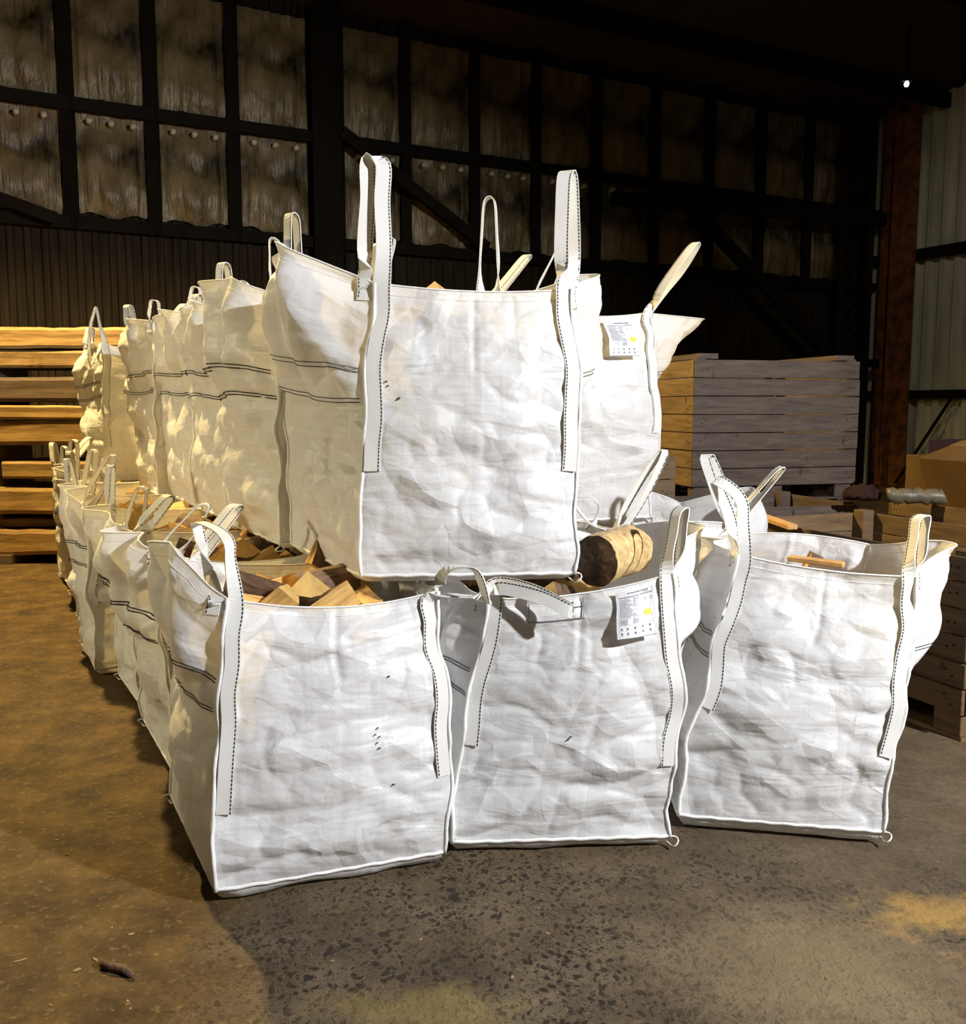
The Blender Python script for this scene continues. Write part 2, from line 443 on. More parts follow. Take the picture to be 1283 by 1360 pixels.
def product_label(bag, k, u0, u1, v0, v1):
    nx, ny = 8, 10
    base = .022
    f = lambda s_, t_: base + .03 * t_ ** 1.5 + .006 * math.sin(s_ * 5)
    def pt(s_, t_, e=0):
        return bag.P(k, lerp(u0, u1, s_), lerp(v1, v0, t_), False) + bag.normal(k, .9) * (f(s_, t_) + e)
    vs = []; fs = []
    for e in (0, -.0012):
        for j in range(ny + 1):
            for i in range(nx + 1): vs.append(pt(i / nx, j / ny, e))
    n = (nx + 1) * (ny + 1)
    for j in range(ny):
        for i in range(nx):
            a = j * (nx + 1) + i; fs.append([a, a + nx + 1, a + nx + 2, a + 1]); fs.append([n + a, n + a + 1, n + a + nx + 2, n + a + nx + 1])
    for i in range(nx): fs.append([i, i + 1, n + i + 1, n + i]); a = ny * (nx + 1) + i; fs.append([a, n + a, n + a + 1, a + 1])
    for j in range(ny): a = j * (nx + 1); fs.append([a, n + a, n + a + nx + 1, a + nx + 1]); a += nx; fs.append([a, a + nx + 1, n + a + nx + 1, n + a])
    lb = tag(link('product_label', vs, fs, PAPER, bag.root, False), 'printed paper label with small grey text and a yellow square')
    rnd = random.Random(5)
    def patch(m, a, b, c, d, e=.0012):
        ns = max(1, int((b - a) * 8)); 
        for i in range(ns):
            x0 = lerp(a, b, i / ns); x1 = lerp(a, b, (i + 1) / ns)
            m.add([pt(x0, c, e), pt(x0, d, e), pt(x1, d, e), pt(x1, c, e)], [[0, 1, 2, 3]])
    ink = MB(); blk = MB()
    def words(x0, x1, y, h, m=ink):
        x = x0
        while x < x1 - .01:
            w_ = rnd.uniform(.012, .05); 
            if x + w_ > x1: break
            patch(m, x, x + w_, y, y + h); x += w_ + .012
    words(.30, .86, .045, .030, ink); words(.72, .86, .085, .014)
    words(.08, .62, .125, .016); words(.62, .95, .125, .016)
    for r in range(17): words(.08, .10 + .28 + rnd.uniform(-.04, .08), .165 + r * .024, .012)
    for r in range(17):
        if rnd.random() < .8: words(.43, .43 + rnd.uniform(.08, .2), .165 + r * .024, .012)
    for r in range(5): words(.08, .3, .60 + r * .022, .012, ink); words(.42, .6, .60 + r * .022, .012)
    for y in (.115, .58, .72, .985): patch(ink, .05, .97, y, y + .004)
    for x in (.045, .97): patch(ink, x, x + .005, .03, .985)
    patch(ink, .66, .665, .42, .72)
    for cx in (.74, .90):
        for q in range(8):
            a = q / 8 * math.tau; patch(ink, cx + .035 * math.cos(a) - .008, cx + .035 * math.cos(a) + .008, .24 + .03 * math.sin(a) - .006, .24 + .03 * math.sin(a) + .006)
    for cx in (.12, .27, .46, .66, .85):
        for cy in (.79, .89):
            mm = blk if cx > .4 else ink
            patch(mm, cx - .03, cx + .03, cy + .01, cy + .022); patch(mm, cx - .018, cx + .02, cy - .02, cy + .008)
            patch(ink, cx - .035, cx + .035, cy + .04, cy + .046)
    ink.build('printed_text', INK, lb); blk.build('handling_symbols', BLACK, lb)
    y = MB(); patch(y, .72, .90, .46, .585, .0013); tag(y.build('yellow_square', YELLOW, lb), 'yellow square')
    g = MB(); patch(g, .05, 1.0, .988, 1.0, .0013); g.build('label_edge', GREEN, lb)
    return lb

# ------------------------------------------------------------------ hall shell
PX_, RX_ = V((.883, .469, 0)), V((.469, -.883, 0))
CN = V((7.8, 19.3, 0))
def HW(s, t, z): return CN - PX_ * s + RX_ * t + V((0, 0, z))

def floor_mat():
    m, nt, b = mat('concrete_floor'); c = coord(nt); L = nt.links
    big = noisen(nt, c, .55, 5, .6); mid = noisen(nt, c, 3.2, 6, .65); fine = noisen(nt, c, 34, 6, .7)
    base = ramp(nt, mid, [(.3, (.070, .048, .028)), (.5, (.125, .090, .054)), (.72, (.20, .15, .092))])
    # exposed pebbles and pits in the worn concrete
    wob = nt.nodes.new('ShaderNodeVectorMath'); wob.operation = 'MULTIPLY_ADD'
    nz = nt.nodes.new('ShaderNodeTexNoise'); nz.inputs['Scale'].default_value = 14; L.new(c, nz.inputs[0])
    L.new(nz.outputs['Color'], wob.inputs[0]); wob.inputs[1].default_value = (.07, .07, 0); L.new(c, wob.inputs[2])
    v = N(nt, 'ShaderNodeTexVoronoi', feature='F1'); v.inputs['Scale'].default_value = 40; v.inputs['Randomness'].default_value = 1
    L.new(mapping(nt, wob.outputs[0], (1, .72, 1), (0, 0, .5)), v.inputs['Vector'])
    v3 = noisen(nt, c, 11, 4, .6)
    thr = mth(nt, 'SUBTRACT', mth(nt, 'ADD', v.outputs['Distance'], mth(nt, 'MULTIPLY', v3, .55)), .0)
    pit = ramp(nt, thr, [(.54, (1, 1, 1)), (.70, (0, 0, 0))])
    v4 = N(nt, 'ShaderNodeTexVoronoi', feature='F1'); v4.inputs['Scale'].default_value = 85; L.new(wob.outputs[0], v4.inputs['Vector'])
    pit2 = ramp(nt, mth(nt, 'ADD', v4.outputs['Distance'], mth(nt, 'MULTIPLY', noisen(nt, c, 6, 5, .7), .7)), [(.60, (1, 1, 1)), (.74, (0, 0, 0))])
    pit = mth(nt, 'MAXIMUM', pit, mth(nt, 'MULTIPLY', pit2, .8))
    # where the surface is worn bare: the middle of the gangway in front of the bags
    sep = nt.nodes.new('ShaderNodeSeparateXYZ'); L.new(c, sep.inputs[0])
    x, y = sep.outputs[0], sep.outputs[1]
    dx = mth(nt, 'SUBTRACT', x, .35); dy = mth(nt, 'SUBTRACT', y, 2.55)
    rr = mth(nt, 'SQRT', mth(nt, 'ADD', mth(nt, 'MULTIPLY', mth(nt, 'MULTIPLY', dx, dx), .42), mth(nt, 'MULTIPLY', mth(nt, 'MULTIPLY', dy, dy), .8)))
    rr = mth(nt, 'ADD', rr, mth(nt, 'MULTIPLY', mth(nt, 'SUBTRACT', noisen(nt, c, 1.3, 5), .5), 1.5))
    bare = ramp(nt, rr, [(.8, (1, 1, 1)), (1.7, (.25, .25, .25))])
    dust = noisen(nt, c, 1.7, 7, .7)
    col = mixc(nt, mth(nt, 'MULTIPLY', pit, bare), base, (.028, .021, .015))
    col = mixc(nt, mth(nt, 'MULTIPLY', ramp(nt, fine, [(.55, (0, 0, 0)), (.72, (1, 1, 1))]), .5), col, (.30, .23, .145))
    col = mixc(nt, mth(nt, 'MULTIPLY', ramp(nt, dust, [(.50, (0, 0, 0)), (.68, (1, 1, 1))]), .5), col, (.21, .145, .075))
    col = mixc(nt, mth(nt, 'MULTIPLY', ramp(nt, big, [(.35, (1, 1, 1)), (.6, (0, 0, 0))]), .5), col, (.07, .052, .034))
    # ochre sawdust and soil trodden along the left aisle
    ex = mth(nt, 'ADD', mth(nt, 'MULTIPLY', x, -1.0), mth(nt, 'MULTIPLY', mth(nt, 'SUBTRACT', noisen(nt, c, 1.1, 4), .5), 1.6))
    soil = ramp(nt, ex, [(.62, (0, 0, 0)), (1.0, (1, 1, 1))])
    scol = ramp(nt, noisen(nt, c, 4.5, 8, .72), [(.35, (.024, .012, .003)), (.5, (.074, .041, .010)), (.66, (.15, .088, .026))])
    scol = mixc(nt, mth(nt, 'MULTIPLY', ramp(nt, fine, [(.56, (0, 0, 0)), (.68, (1, 1, 1))]), .6), scol, (.30, .20, .085))
    col = mixc(nt, mth(nt, 'MULTIPLY', soil, .8), col, scol)
    # patches of yellow lamplight painted into the floor colour in front of the bags
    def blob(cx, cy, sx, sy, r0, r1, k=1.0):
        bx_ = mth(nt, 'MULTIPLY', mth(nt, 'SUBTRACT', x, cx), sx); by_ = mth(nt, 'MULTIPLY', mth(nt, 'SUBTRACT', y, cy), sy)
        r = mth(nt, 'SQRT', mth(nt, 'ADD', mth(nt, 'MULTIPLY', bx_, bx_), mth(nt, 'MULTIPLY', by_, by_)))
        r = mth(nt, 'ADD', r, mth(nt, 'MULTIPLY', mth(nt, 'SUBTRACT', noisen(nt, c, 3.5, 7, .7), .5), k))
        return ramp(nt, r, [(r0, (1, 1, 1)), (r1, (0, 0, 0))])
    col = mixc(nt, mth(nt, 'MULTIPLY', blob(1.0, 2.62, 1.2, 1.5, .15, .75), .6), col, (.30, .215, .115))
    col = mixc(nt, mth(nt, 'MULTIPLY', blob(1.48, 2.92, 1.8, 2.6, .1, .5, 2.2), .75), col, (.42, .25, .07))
    col = mixc(nt, mth(nt, 'MULTIPLY', blob(-.2, 2.42, 1.6, 5, .1, .6, 1.8), .5), col, (.34, .24, .08))
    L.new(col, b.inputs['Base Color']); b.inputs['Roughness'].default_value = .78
    b.inputs['Specular IOR Level'].default_value = .22
    n = bump(nt, mid, .4, .03); n = bump(nt, fine, .7, .008, n); n = bump(nt, mth(nt, 'MULTIPLY', mth(nt, 'SUBTRACT', 1.0, pit), bare), .3, .004, n)
    L.new(n, b.inputs['Normal'])
    return m
fl = MB(); 
q = [HW(24, 0, 0), HW(0, 0, 0), HW(0, 24, 0), HW(24, 24, 0)]
fl.add(q + [a - V((0, 0, .2)) for a in q], [[3, 2, 1, 0], [4, 5, 6, 7], [0, 1, 5, 4], [1, 2, 6, 5], [2, 3, 7, 6], [3, 0, 4, 7]])
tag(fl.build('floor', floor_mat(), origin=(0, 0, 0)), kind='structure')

def corrugated(name, m, a, b, z0, z1, inn, pitch=.2, dep=.035):
    """trapezoid sheet from a to b, ridges vertical, inn = direction into the hall"""
    d = (b - a); Ln = d.length; d.normalize(); prof = [(0, 0), (.18, 0), (.28, 1), (.62, 1), (.72, 0)]
    vs = []; fs = []; n = int(Ln / pitch)
    for i in range(n + 1):
        for u, h in prof:
            x = (i + u) * pitch
            if x > Ln: break
            p = a + d * x + inn * h * dep; vs += [p + V((0, 0, z0)), p + V((0, 0, z1))]
    for i in range(len(vs) // 2 - 1): fs.append([2 * i, 2 * i + 2, 2 * i + 3, 2 * i + 1])
    o = link(name, vs, fs, m); tag(o, kind='structure'); return o
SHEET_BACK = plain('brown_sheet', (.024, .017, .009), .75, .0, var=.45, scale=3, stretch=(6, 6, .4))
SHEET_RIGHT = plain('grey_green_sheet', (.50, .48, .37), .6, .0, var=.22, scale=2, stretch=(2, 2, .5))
DARKSTEEL = plain('dark_steel', (.009, .0065, .004), .8, .0, var=.3, scale=4)
RUST = plain('rusty_steel', (.17, .062, .022), .8, 0, var=.65, scale=5, bmp=.5)
ROOF = plain('roof_lining', (.05, .035, .028), .9, 0, var=.4, scale=.6)
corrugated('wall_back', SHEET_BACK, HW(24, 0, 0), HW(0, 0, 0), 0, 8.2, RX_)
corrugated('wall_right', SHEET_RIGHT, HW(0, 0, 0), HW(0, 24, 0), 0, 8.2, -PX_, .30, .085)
m = MB(); q = [HW(24.3, -.3, 7.2), HW(-.3, -.3, 7.2), HW(-.3, 24, 9.4), HW(24.3, 24, 9.4)]
m.add(q + [a + V((0, 0, .15)) for a in q], [[0, 1, 2, 3], [7, 6, 5, 4], [0, 4, 5, 1], [1, 5, 6, 2], [2, 6, 7, 3], [3, 7, 4, 0]])
tag(m.build('ceiling', ROOF), kind='structure')
for i, t in enumerate((1.6, 4.2, 6.8, 9.4)):
    z = 7.12 + (t + .3) / 24.3 * 2.2
    m = MB(); m.beam(HW(24, t, z - .12), HW(.1, t, z - .12), .12, .24); tag(m.build('trim_%d' % (i + 1), DARKSTEEL), kind='structure')

# foil-faced insulation blankets hanging between the wall posts
def blanket_mat():
    m, nt, b = mat('dirty_foil'); c = coord(nt)
    n = noisen(nt, c, 1.3, 5, .6); s_ = noisen(nt, mapping(nt, c, (9, 9, .8)), 1.6, 4)
    col = ramp(nt, n, [(.36, (.015, .010, .004)), (.47, (.13, .095, .04)), (.66, (.28, .21, .10))])
    nt.links.new(col, b.inputs['Base Color']); b.inputs['Metallic'].default_value = .1
    b.inputs['Roughness'].default_value = .4; b.inputs['Specular IOR Level'].default_value = .5
    nt.links.new(bump(nt, s_, .7, .05), b.inputs['Normal']); return m
FOIL = blanket_mat()
PINM = plain('fixing_washer', (.5, .45, .32), .5)
posts_s = [15.95, 14.79, 13.78, 12.73, 11.61, 10.2, 9.05, 7.96, 6.8, 5.6, 4.4, 3.2, 2.0, .9]
rb_ = random.Random(9)
ti = 5
for j in range(len(posts_s) - 1):
    sa, sb = posts_s[j] - .07, posts_s[j + 1] + .07
    if j == 3: sb = 11.68
    if j == 4: sa = 11.14
    for row, (z0, z1) in enumerate(((4.02, 5.36), (5.42, 7.0))):
        G = 22; vs = []; fs = []; sd = rb_.random() * 50
        for y in range(G + 1):
            for x in range(G + 1):
                u, v = x / G, y / G
                sag = .16 * (math.sin(math.pi * u) ** .7) * math.sin(math.pi * min(1, v * 1.1 + .02)) * (1.2 - v)
                gath = .05 * abs(math.sin(u * 16 + math.sin(u * 5 + sd) * 2)) * (.25 + abs(v - .62) * 1.5)
                pinch = .10 * math.exp(-((u - .5) ** 2 + (v - .55) ** 2) * 45)
                zb = z0 + (.10 * abs(math.sin(u * 5 + sd)) if True else 0) * (1 - v)
                off = .05 + sag + gath - pinch + .04 * noise.noise(V((u * 4, v * 4, sd)))
                vs.append(HW(lerp(sa, sb, u), max(.05, off), lerp(zb, z1, v)))
        for y in range(G):
            for x in range(G): a = y * (G + 1) + x; fs.append([a, a + 1, a + G + 2, a + G + 1])
        pins = MB(); pins.add(vs, fs)
        if row == 0:
            for e in range(3): pins.tube([HW(lerp(sa, sb, .2 + e * .3), .10, 5.22), HW(lerp(sa, sb, .2 + e * .3), .24, 5.22)], .035, 8, mi=1)
        tag(pins.build('wall_insulation', [FOIL, PINM], smooth=True), kind='structure')
def trim(pts, w, h, m=DARKSTEEL, up=(0, 0, 1)):
    global ti
    b = MB()
    for a, c in pts: b.beam(a, c, w, h, up)
    o = b.build('trim_%d' % ti, m); tag(o, kind='structure'); ti += 1; return o
for s_ in posts_s[1:4] + posts_s[5:]: trim([(HW(s_, .16, 3.9), HW(s_, .16, 7.2))], .15, .10)
trim([(HW(11.41, .22, 0), HW(11.41, .22, 7.2))], .4, .3)                # main wall columns
trim([(HW(24, .14, 3.94), HW(.1, .14, 4.0))], .12, .16)
trim([(HW(24, .2, 5.40), HW(.1, .2, 5.40))], .06, .16)
trim([(HW(6.7, .5, 5.0), HW(.1, .5, 5.25))], .16, .22)
trim([(HW(5.0, .5, 2.35), HW(.1, .5, 2.5))], .12, .16)
trim([(HW(11.3, .45, 5.45), HW(9.0, .45, 4.05))], .1, .16)
trim([(HW(5.6, .6, 5.3), HW(1.6, .6, 2.5))], .12, .22)
trim([(HW(16.5, .4, 4.4), HW(15.0, .4, 3.95))], .1, .14)
# lattice column in the corner
lat = [(HW(1.5, .55, 0), HW(1.5, .55, 7.2)), (HW(.75, .55, 0), HW(.75, .55, 7.2))]
trim(lat, .12, .12)
trim([(HW(1.5 if i % 2 else .75, .55, .3 + i * .62), HW(.75 if i % 2 else 1.5, .55, .3 + (i + 1) * .62)) for i in range(11)], .05, .05)
# rails and rusty column on the right wall
trim([(HW(.12, .1, 4.5), HW(.12, 20, 4.5))], .16, .2)
trim([(HW(.12, .1, 1.88), HW(.12, 20, 1.88))], .14, .16)
rc = MB()
for d in (-.21, .21): rc.beam(HW(.32, .85 + d, 0), HW(.32, .85 + d, 7.6), .03, .36, up=tuple(RX_))
rc.beam(HW(.32, .85, 0), HW(.32, .85, 7.6), .03, .4, up=tuple(PX_))
tag(rc.build('trim_%d' % ti, RUST), kind='structure'); ti += 1
rc2 = MB(); rc2.box(HW(.32, .85, .06), (.55, .55, .12), rz=.49); tag(rc2.build('trim_%d' % ti, RUST), kind='structure'); ti += 1
trim([(HW(.3, 2.2, 1.9), HW(.5, 1.2, .2))], .04, .05)

# small far lamp under the roof
lampe = empty('hall_lamp', HW(1.3, 3.0, 7.16), 'tiny lit white lamp under the dark roof at upper right', 'lamp')
lampe.location = (6.55, 15.2, 6.62)
m = MB(); m.tube([(6.55, 15.2, 6.72), (6.55, 15.2, 8.1)], .015, 6); m.build('hanging_rod', DARKSTEEL, lampe)
m = MB(); m.tube([V((6.55, 15.2, 6.64)), V((6.55, 15.2, 6.68)), V((6.55, 15.2, 6.74))], [.10, .09, .03], 12); m.build('lamp_shade', DARKSTEEL, lampe, True)
EM, nt_, b_ = mat('lit_bulb'); b_.inputs['Emission Color'].default_value = (1, .98, .92, 1); b_.inputs['Emission Strength'].default_value = 30
m = MB(); m.tube([V((6.55, 15.2, z)) for z in (6.565, 6.575, 6.60, 6.63, 6.64)], [.006, .025, .032, .025, .02], 10); m.build('bulb', EM, lampe, True)

# ------------------------------------------------------------------ stack of sawn timber slabs at the back left
SLAB = wood_mat('sawn_slab', (.19, .10, .028), (.43, .265, .09), (1, 6, 9), 2.6, True)
SLABD = wood_mat('weathered_slab', (.10, .065, .045), (.19, .13, .085), (1, 6, 9), 2.6, False)
def slab(label, x0, x1, y0, y1, z0, z1, m, seed, wave=.02, curve=0.0, taper=0.0):
    G = 50; vs = []; fs = []
    for i in range(G + 1):
        u = i / G; x = lerp(x0, x1, u)
        dz = curve * math.sin(math.pi * u * .9 + .2) + taper * (u - .5)
        t = z1 + dz + wave * noise.noise(V((x * 1.3, seed, 0))) + wave * .4 * noise.noise(V((x * 6, seed, 4)))
        b = z0 + dz * 1.0 + wave * .5 * noise.noise(V((x * 1.7, seed, 9)))
        f = y0 + .03 * noise.noise(V((x * 1.1, seed, 20)))
        h = (t - b)
        sec = [(f + .012, b), (f, b + h * .15), (f + .004, b + h * .5), (f, b + h * .86), (f + .014, t), (y1, t), (y1, b)]
        vs += [V((x, yy, zz)) for yy, zz in sec]
    K = 7
    for i in range(G):
        for k in range(K): a = i * K + k; b = i * K + (k + 1) % K; fs.append([a, a + K, b + K, b])
    fs.append(list(range(K))); fs.append([G * K + k for k in range(K)][::-1])
    o = link('timber_slab', vs, fs, m); tag(o, label, 'timber slab', 'stacked timber slabs at the back left')
def pz(y, d=9.8): # height of a level seen at row y of the photograph's 1360, worked out once
    return None
X0, X1 = -7.2, -3.62
slab('topmost wide yellow timber slab with a rough waney edge', X0, X1, 9.80, 10.7, 2.245, 2.46, SLAB, 1, .035)
slab('orange timber board directly under the topmost waney slab', X0, X1, 9.82, 10.7, 2.05, 2.225, SLAB, 2, .01)
slab('dark brown dirty timber board, second layer from the top of the stack', X0, X1 + .02, 9.78, 10.7, 1.70, 1.95, SLABD, 3, .012)
slab('curved upper board of the pair in the middle of the timber stack', X0, X1, 9.78, 10.7, 1.49, 1.63, SLAB, 4, .012, .03, .04)
slab('curved lower board of the pair, sloping down to the left in the middle of the stack', X0, X1, 9.80, 10.7, 1.22, 1.47, SLAB, 5, .012, .03, .05)
slab('shorter yellow board fourth from the floor in the timber stack', -5.02, X1, 9.80, 10.7, .90, 1.08, SLAB, 6, .01)
slab('knotty yellow board third from the floor in the timber stack', X0, X1, 9.80, 10.7, .53, .80, SLAB, 7, .012)
slab('thin dark board second from the floor in the timber stack', X0, X1, 9.92, 10.7, .38, .47, SLABD, 8, .008)
slab('lowest thick yellow board resting on blocks at the bottom of the stack', X0, X1, 9.80, 10.7, .10, .36, SLAB, 9, .02)
def batten(x, z0, z1, w=.10, lab=None):
    m = MB(); m.box((x, 10.27, (z0 + z1) / 2), (w, .8, z1 - z0)); o = m.build('spacer_batten', SLABD)
    tag(o, lab or 'dark wooden spacer batten between timber slabs', 'batten', 'spacers in the timber stack')
for x, wh in ((-6.6, 'at the left end'), (-5.15, 'in the middle'), (-3.9, 'near the bags')):
    for z0, z1, un in ((2.215, 2.255, 'topmost slab'), (1.94, 2.06, 'orange board'), (1.62, 1.71, 'dark brown board'), (1.06, 1.23, 'curved pair of boards'), (.79, .91, 'shorter yellow board'), (.465, .54, 'knotty board'), (.355, .385, 'thin dark board')):
        batten(x, z0, z1, lab='dark spacer batten under the %s, %s of the stack' % (un, wh))
for x, wh in ((-6.6, 'far left end'), (-5.05, 'middle'), (-3.9, 'end nearest the bags')):
    m = MB(); m.box((x, 10.2, .05), (.22, .9, .10)); tag(m.build('support_block', SLABD), 'dark wooden block on the floor under the timber stack, %s' % wh, 'block', 'floor blocks under the timber stack')

# ------------------------------------------------------------------ wooden crates
GREYW = wood_mat('grey_crate_wood', (.052, .033, .024), (.115, .082, .061), (1, 1, 8), 3, True)
TANW = wood_mat('tan_crate_wood', (.085, .048, .02), (.18, .11, .05), (1, 1, 8), 3, True)
TANW2 = wood_mat('yellow_and_lit_crate_wood', (.10, .062, .027), (.20, .13, .06), (1, 1, 8), 3, True)  # paints yellow lamplight on the grey crates' sides; also the small crate's boards
NAIL = plain('nail_head', (.03, .025, .022), .5, .6)
def crate(label, o, dx, dy, W_, D_, z0, z1, nb, m, group, base=True, topbar=False, mside=None):
    """o = near left floor corner, dx/dy unit directions of the long front and of the depth"""
    dx, dy = V((*dx, 0)).normalized(), V((*dy, 0)).normalized(); o = V((*o, 0))
    root = empty('wooden_crate', o + V((0, 0, z0)), label, 'crate', group)
    rz = math.atan2(dx.y, dx.x); M = Matrix((dx, dy, V((0, 0, 1)))).transposed()
    pz0 = z0 + (.14 if base else 0); hb = (z1 - pz0) / nb; th = .022; rn = random.Random(int(o.x * 100))
    for (a, b, off, L_) in ((o, dx, -dy, W_), (o + dy * D_, dx, dy, W_), (o, dy, -dx, D_), (o + dx * W_, dy, dx, D_)):
        side = MB()
        for i in range(nb):
            g = rn.uniform(.002, .007)
            c = a + b * (L_ / 2) + off * (th / 2 + rn.uniform(0, .003)) + V((0, 0, pz0 + hb * (i + .5)))
            MM = Matrix((b, off, V((0, 0, 1)))).transposed() @ Matrix.Rotation(rn.uniform(-.003, .003), 3, 'Y')
            if MM.determinant() < 0: MM = Matrix((-b, off, V((0, 0, 1)))).transposed()
            side.box(c, (L_ + rn.uniform(-.012, .012) + (2 * th if b == dx else -.004), th, hb - g * 2), M=MM, bev=.003)
            for e in (.05, .09, L_ - .09, L_ - .05):
                q = a + b * e + off * (th + .002) + V((0, 0, pz0 + hb * (i + .5) + rn.uniform(-.2, .2) * hb))
                side.box(q, (.009, .009, .009), rz=rz, mi=1)
        mm = mside if (mside and b == dy) else m
        side.build('board_side', [mm, NAIL], root)
    for sx, sy in ((0, 0), (1, 0), (0, 1), (1, 1)):
        c = o + dx * (sx * W_ + (.05 if sx == 0 else -.05)) + dy * (sy * D_ + (.05 if sy == 0 else -.05))
        p = MB(); p.box(c + V((0, 0, (pz0 + z1) / 2 + .01)), (.095, .095, z1 - pz0 + .02), M=M, bev=.004); p.build('corner_post', m, root)
    if topbar:
        for e in (.12, W_ - .12):
            p = MB(); p.box(o + dx * e + dy * (D_ / 2) + V((0, 0, z1 + .03)), (.18, D_, .045), M=M); p.build('top_bearer', m, root)
    bt = MB(); bt.box(o + dx * W_ / 2 + dy * D_ / 2 + V((0, 0, pz0 + .012)), (W_ - .01, D_ - .01, .022), M=M); bt.build('bottom_board', m, root)
    if base:
        for j in range(3):
            d_ = .06 + j * (D_ - .12) / 2
            for i in range(3):
                e = .09 + i * (W_ - .18) / 2
                p = MB(); p.box(o + dx * e + dy * d_ + V((0, 0, z0 + .08)), (.17, .11, .115), M=M, bev=.004); p.build('base_block', m, root)
            p = MB(); p.box(o + dx * W_ / 2 + dy * d_ + V((0, 0, z0 + .011)), (W_, .11, .022), M=M); p.build('base_runner', m, root)
    return root
A15 = (.966, .26); B15 = (-.26, .966)
gc = 'tall wooden crates at the right'
crate('grey wooden crate with seven weathered boards, upper of the two behind the tall bags', (1.86, 8.3), A15, B15, 1.62, 1.25, .80, 2.06, 7, GREYW, gc, True, True, TANW2)
crate('grey wooden crate on the floor carrying the seven-board crate', (1.86, 8.3), A15, B15, 1.58, 1.25, 0, .79, 5, GREYW, gc, True, False, TANW2)
crate('low dark crate standing in front of the stacked grey crates', (1.72, 6.95), A15, B15, 1.2, .95, 0, .90, 6, GREYW, gc)
crate('long open tan crate at the right edge beside the right-hand bag', (2.36, 4.50), (-.36, .933), (.933, .36), 1.72, .95, 0, .93, 6, TANW, gc, True, False, TANW)
crate('open tan crate holding cardboard behind the long crate', (3.45, 6.4), A15, B15, 1.3, .95, 0, .94, 6, TANW, gc)
crate('small yellowish crate half hidden behind the white bags, left of the dark low crate', (1.12, 7.5), A15, B15, .42, .5, 0, 1.25, 6, TANW2, gc)
# things on the crates
CARD = plain('brown_cardboard', (.13, .075, .03), .8, var=.2, scale=2)
TAPE = plain('parcel_tape', (.20, .13, .05), .35, var=.05)
def tilted(c, size, rx, ry, rz, m, name, parent=None, bev=.004):
    b = MB(); b.box((0, 0, 0), size, M=Matrix.Identity(3), bev=bev); R_ = (Matrix.Rotation(rz, 3, 'Z') @ Matrix.Rotation(ry, 3, 'Y') @ Matrix.Rotation(rx, 3, 'X'))
    b.v = [V(c) + R_ @ q for q in b.v]; return b.build(name, m, parent)
cb = empty('cardboard_box', (3.75, 7.0, .94), 'brown cardboard box with yellow tape leaning at the right edge', 'box')
tilted((3.80, 7.1, 1.17), (.70, .5, .42), 0, -.32, .25, CARD, 'box_body', cb); 
tilted((3.80, 7.1, 1.17), (.11, .505, .425), 0, -.32, .25, TAPE, 'parcel_tape', cb)
cc = tilted((4.0, 7.75, 1.32), (.5, .35, .12), 0, 0, .2, plain('purple_card', (.025, .016, .035), .8), 'carton'); tag(cc, 'small dark purple carton on top behind the cardboard box', 'carton')
cc2 = tilted((4.0, 7.75, 1.1), (.8, .5, .30), 0, 0, .2, CARD, 'cardboard_box'); tag(cc2, 'flat brown cardboard box under the purple carton', 'box')
m = MB(); rr = MB()
n_ = 14; pts = [V((2.98 + i * .028, 6.9 - i * .008, 1.0 + .008 * math.sin(i * 2))) for i in range(n_)]
m.tube(pts, [.055 + .007 * math.sin(i * 3) for i in range(n_)], 10)
PALE = plain('pale_sheeting', (.13, .11, .07), .4, var=.2, scale=20, bmp=.5)
tag(m.build('plastic_roll', PALE, None, True), 'crumpled roll of pale plastic sheeting lying on the crate edge', 'roll')
RAG = plain('dark_rag', (.03, .014, .012), .9, bmp=.5)
bm_ = bmesh.new(); bmesh.ops.create_icosphere(bm_, subdivisions=4, radius=1)
vs = [V((2.85 + q.co.x * .14, 7.05 + q.co.y * .12, .99 + max(-.03, q.co.z * .07) * (1 + .5 * noise.noise(q.co * 3)) + .02 * noise.noise(q.co * 6))) for q in bm_.verts]; bm_.verts.index_update()
tag(link('cloth_rag', vs, [[q.index for q in f.verts] for f in bm_.faces], RAG, None, True), 'dark reddish crumpled rag beside the plastic roll', 'rag')
bm_.free()
PLANK = wood_mat('orange_plank', (.50, .26, .08), (.72, .42, .16), (1, 8, 8), 4, False)
m = MB(); m.beam((1.70, 6.10, .98), (1.86, 5.60, .93), .07, .03, bev=.004); tag(m.build('loose_plank', PLANK), 'orange loose plank lying across the left end of the long tan crate', 'plank')

# ------------------------------------------------------------------ the bags
def up(p, z): return (p[0], p[1], z)
def quad(fl, fr, br, bl): return [fl, fr, br, bl]
bags = {}
# front left, floor
bags['A'] = Bag([(-.885, 2.96, .055), (-.14, 3.235, .055), (-.46, 4.00, .055), (-1.27, 3.68, .08)],
                [(-.855, 3.10, 1.01), (-.165, 3.36, .985), (-.50, 4.06, 1.00), (-1.20, 3.78, 1.03)],
                {3: dict(out=.19, up=.16, v0=.58, ue=.6, ue2=.3, tilt=0), 1: dict(out=.06, up=-.02, v0=.7, ue=.3)}, (.045, .0, .03, .0), 1, .05, 92)
bags['B'] = Bag([(-.115, 3.32, .05), (.70, 3.37, .05), (.45, 4.10, .05), (-.36, 4.05, .05)],
                [(.02, 3.42, .945), (.705, 3.45, 1.035), (.50, 4.14, 1.11), (-.22, 4.05, .99)],
                {1: dict(out=.29, up=.09, v0=.60, ue=.45, ue2=.4), 3: dict(out=.08, up=.02, v0=.62, ue=.35)}, (.03, 0, -.05, 0), 2, .05, 92)
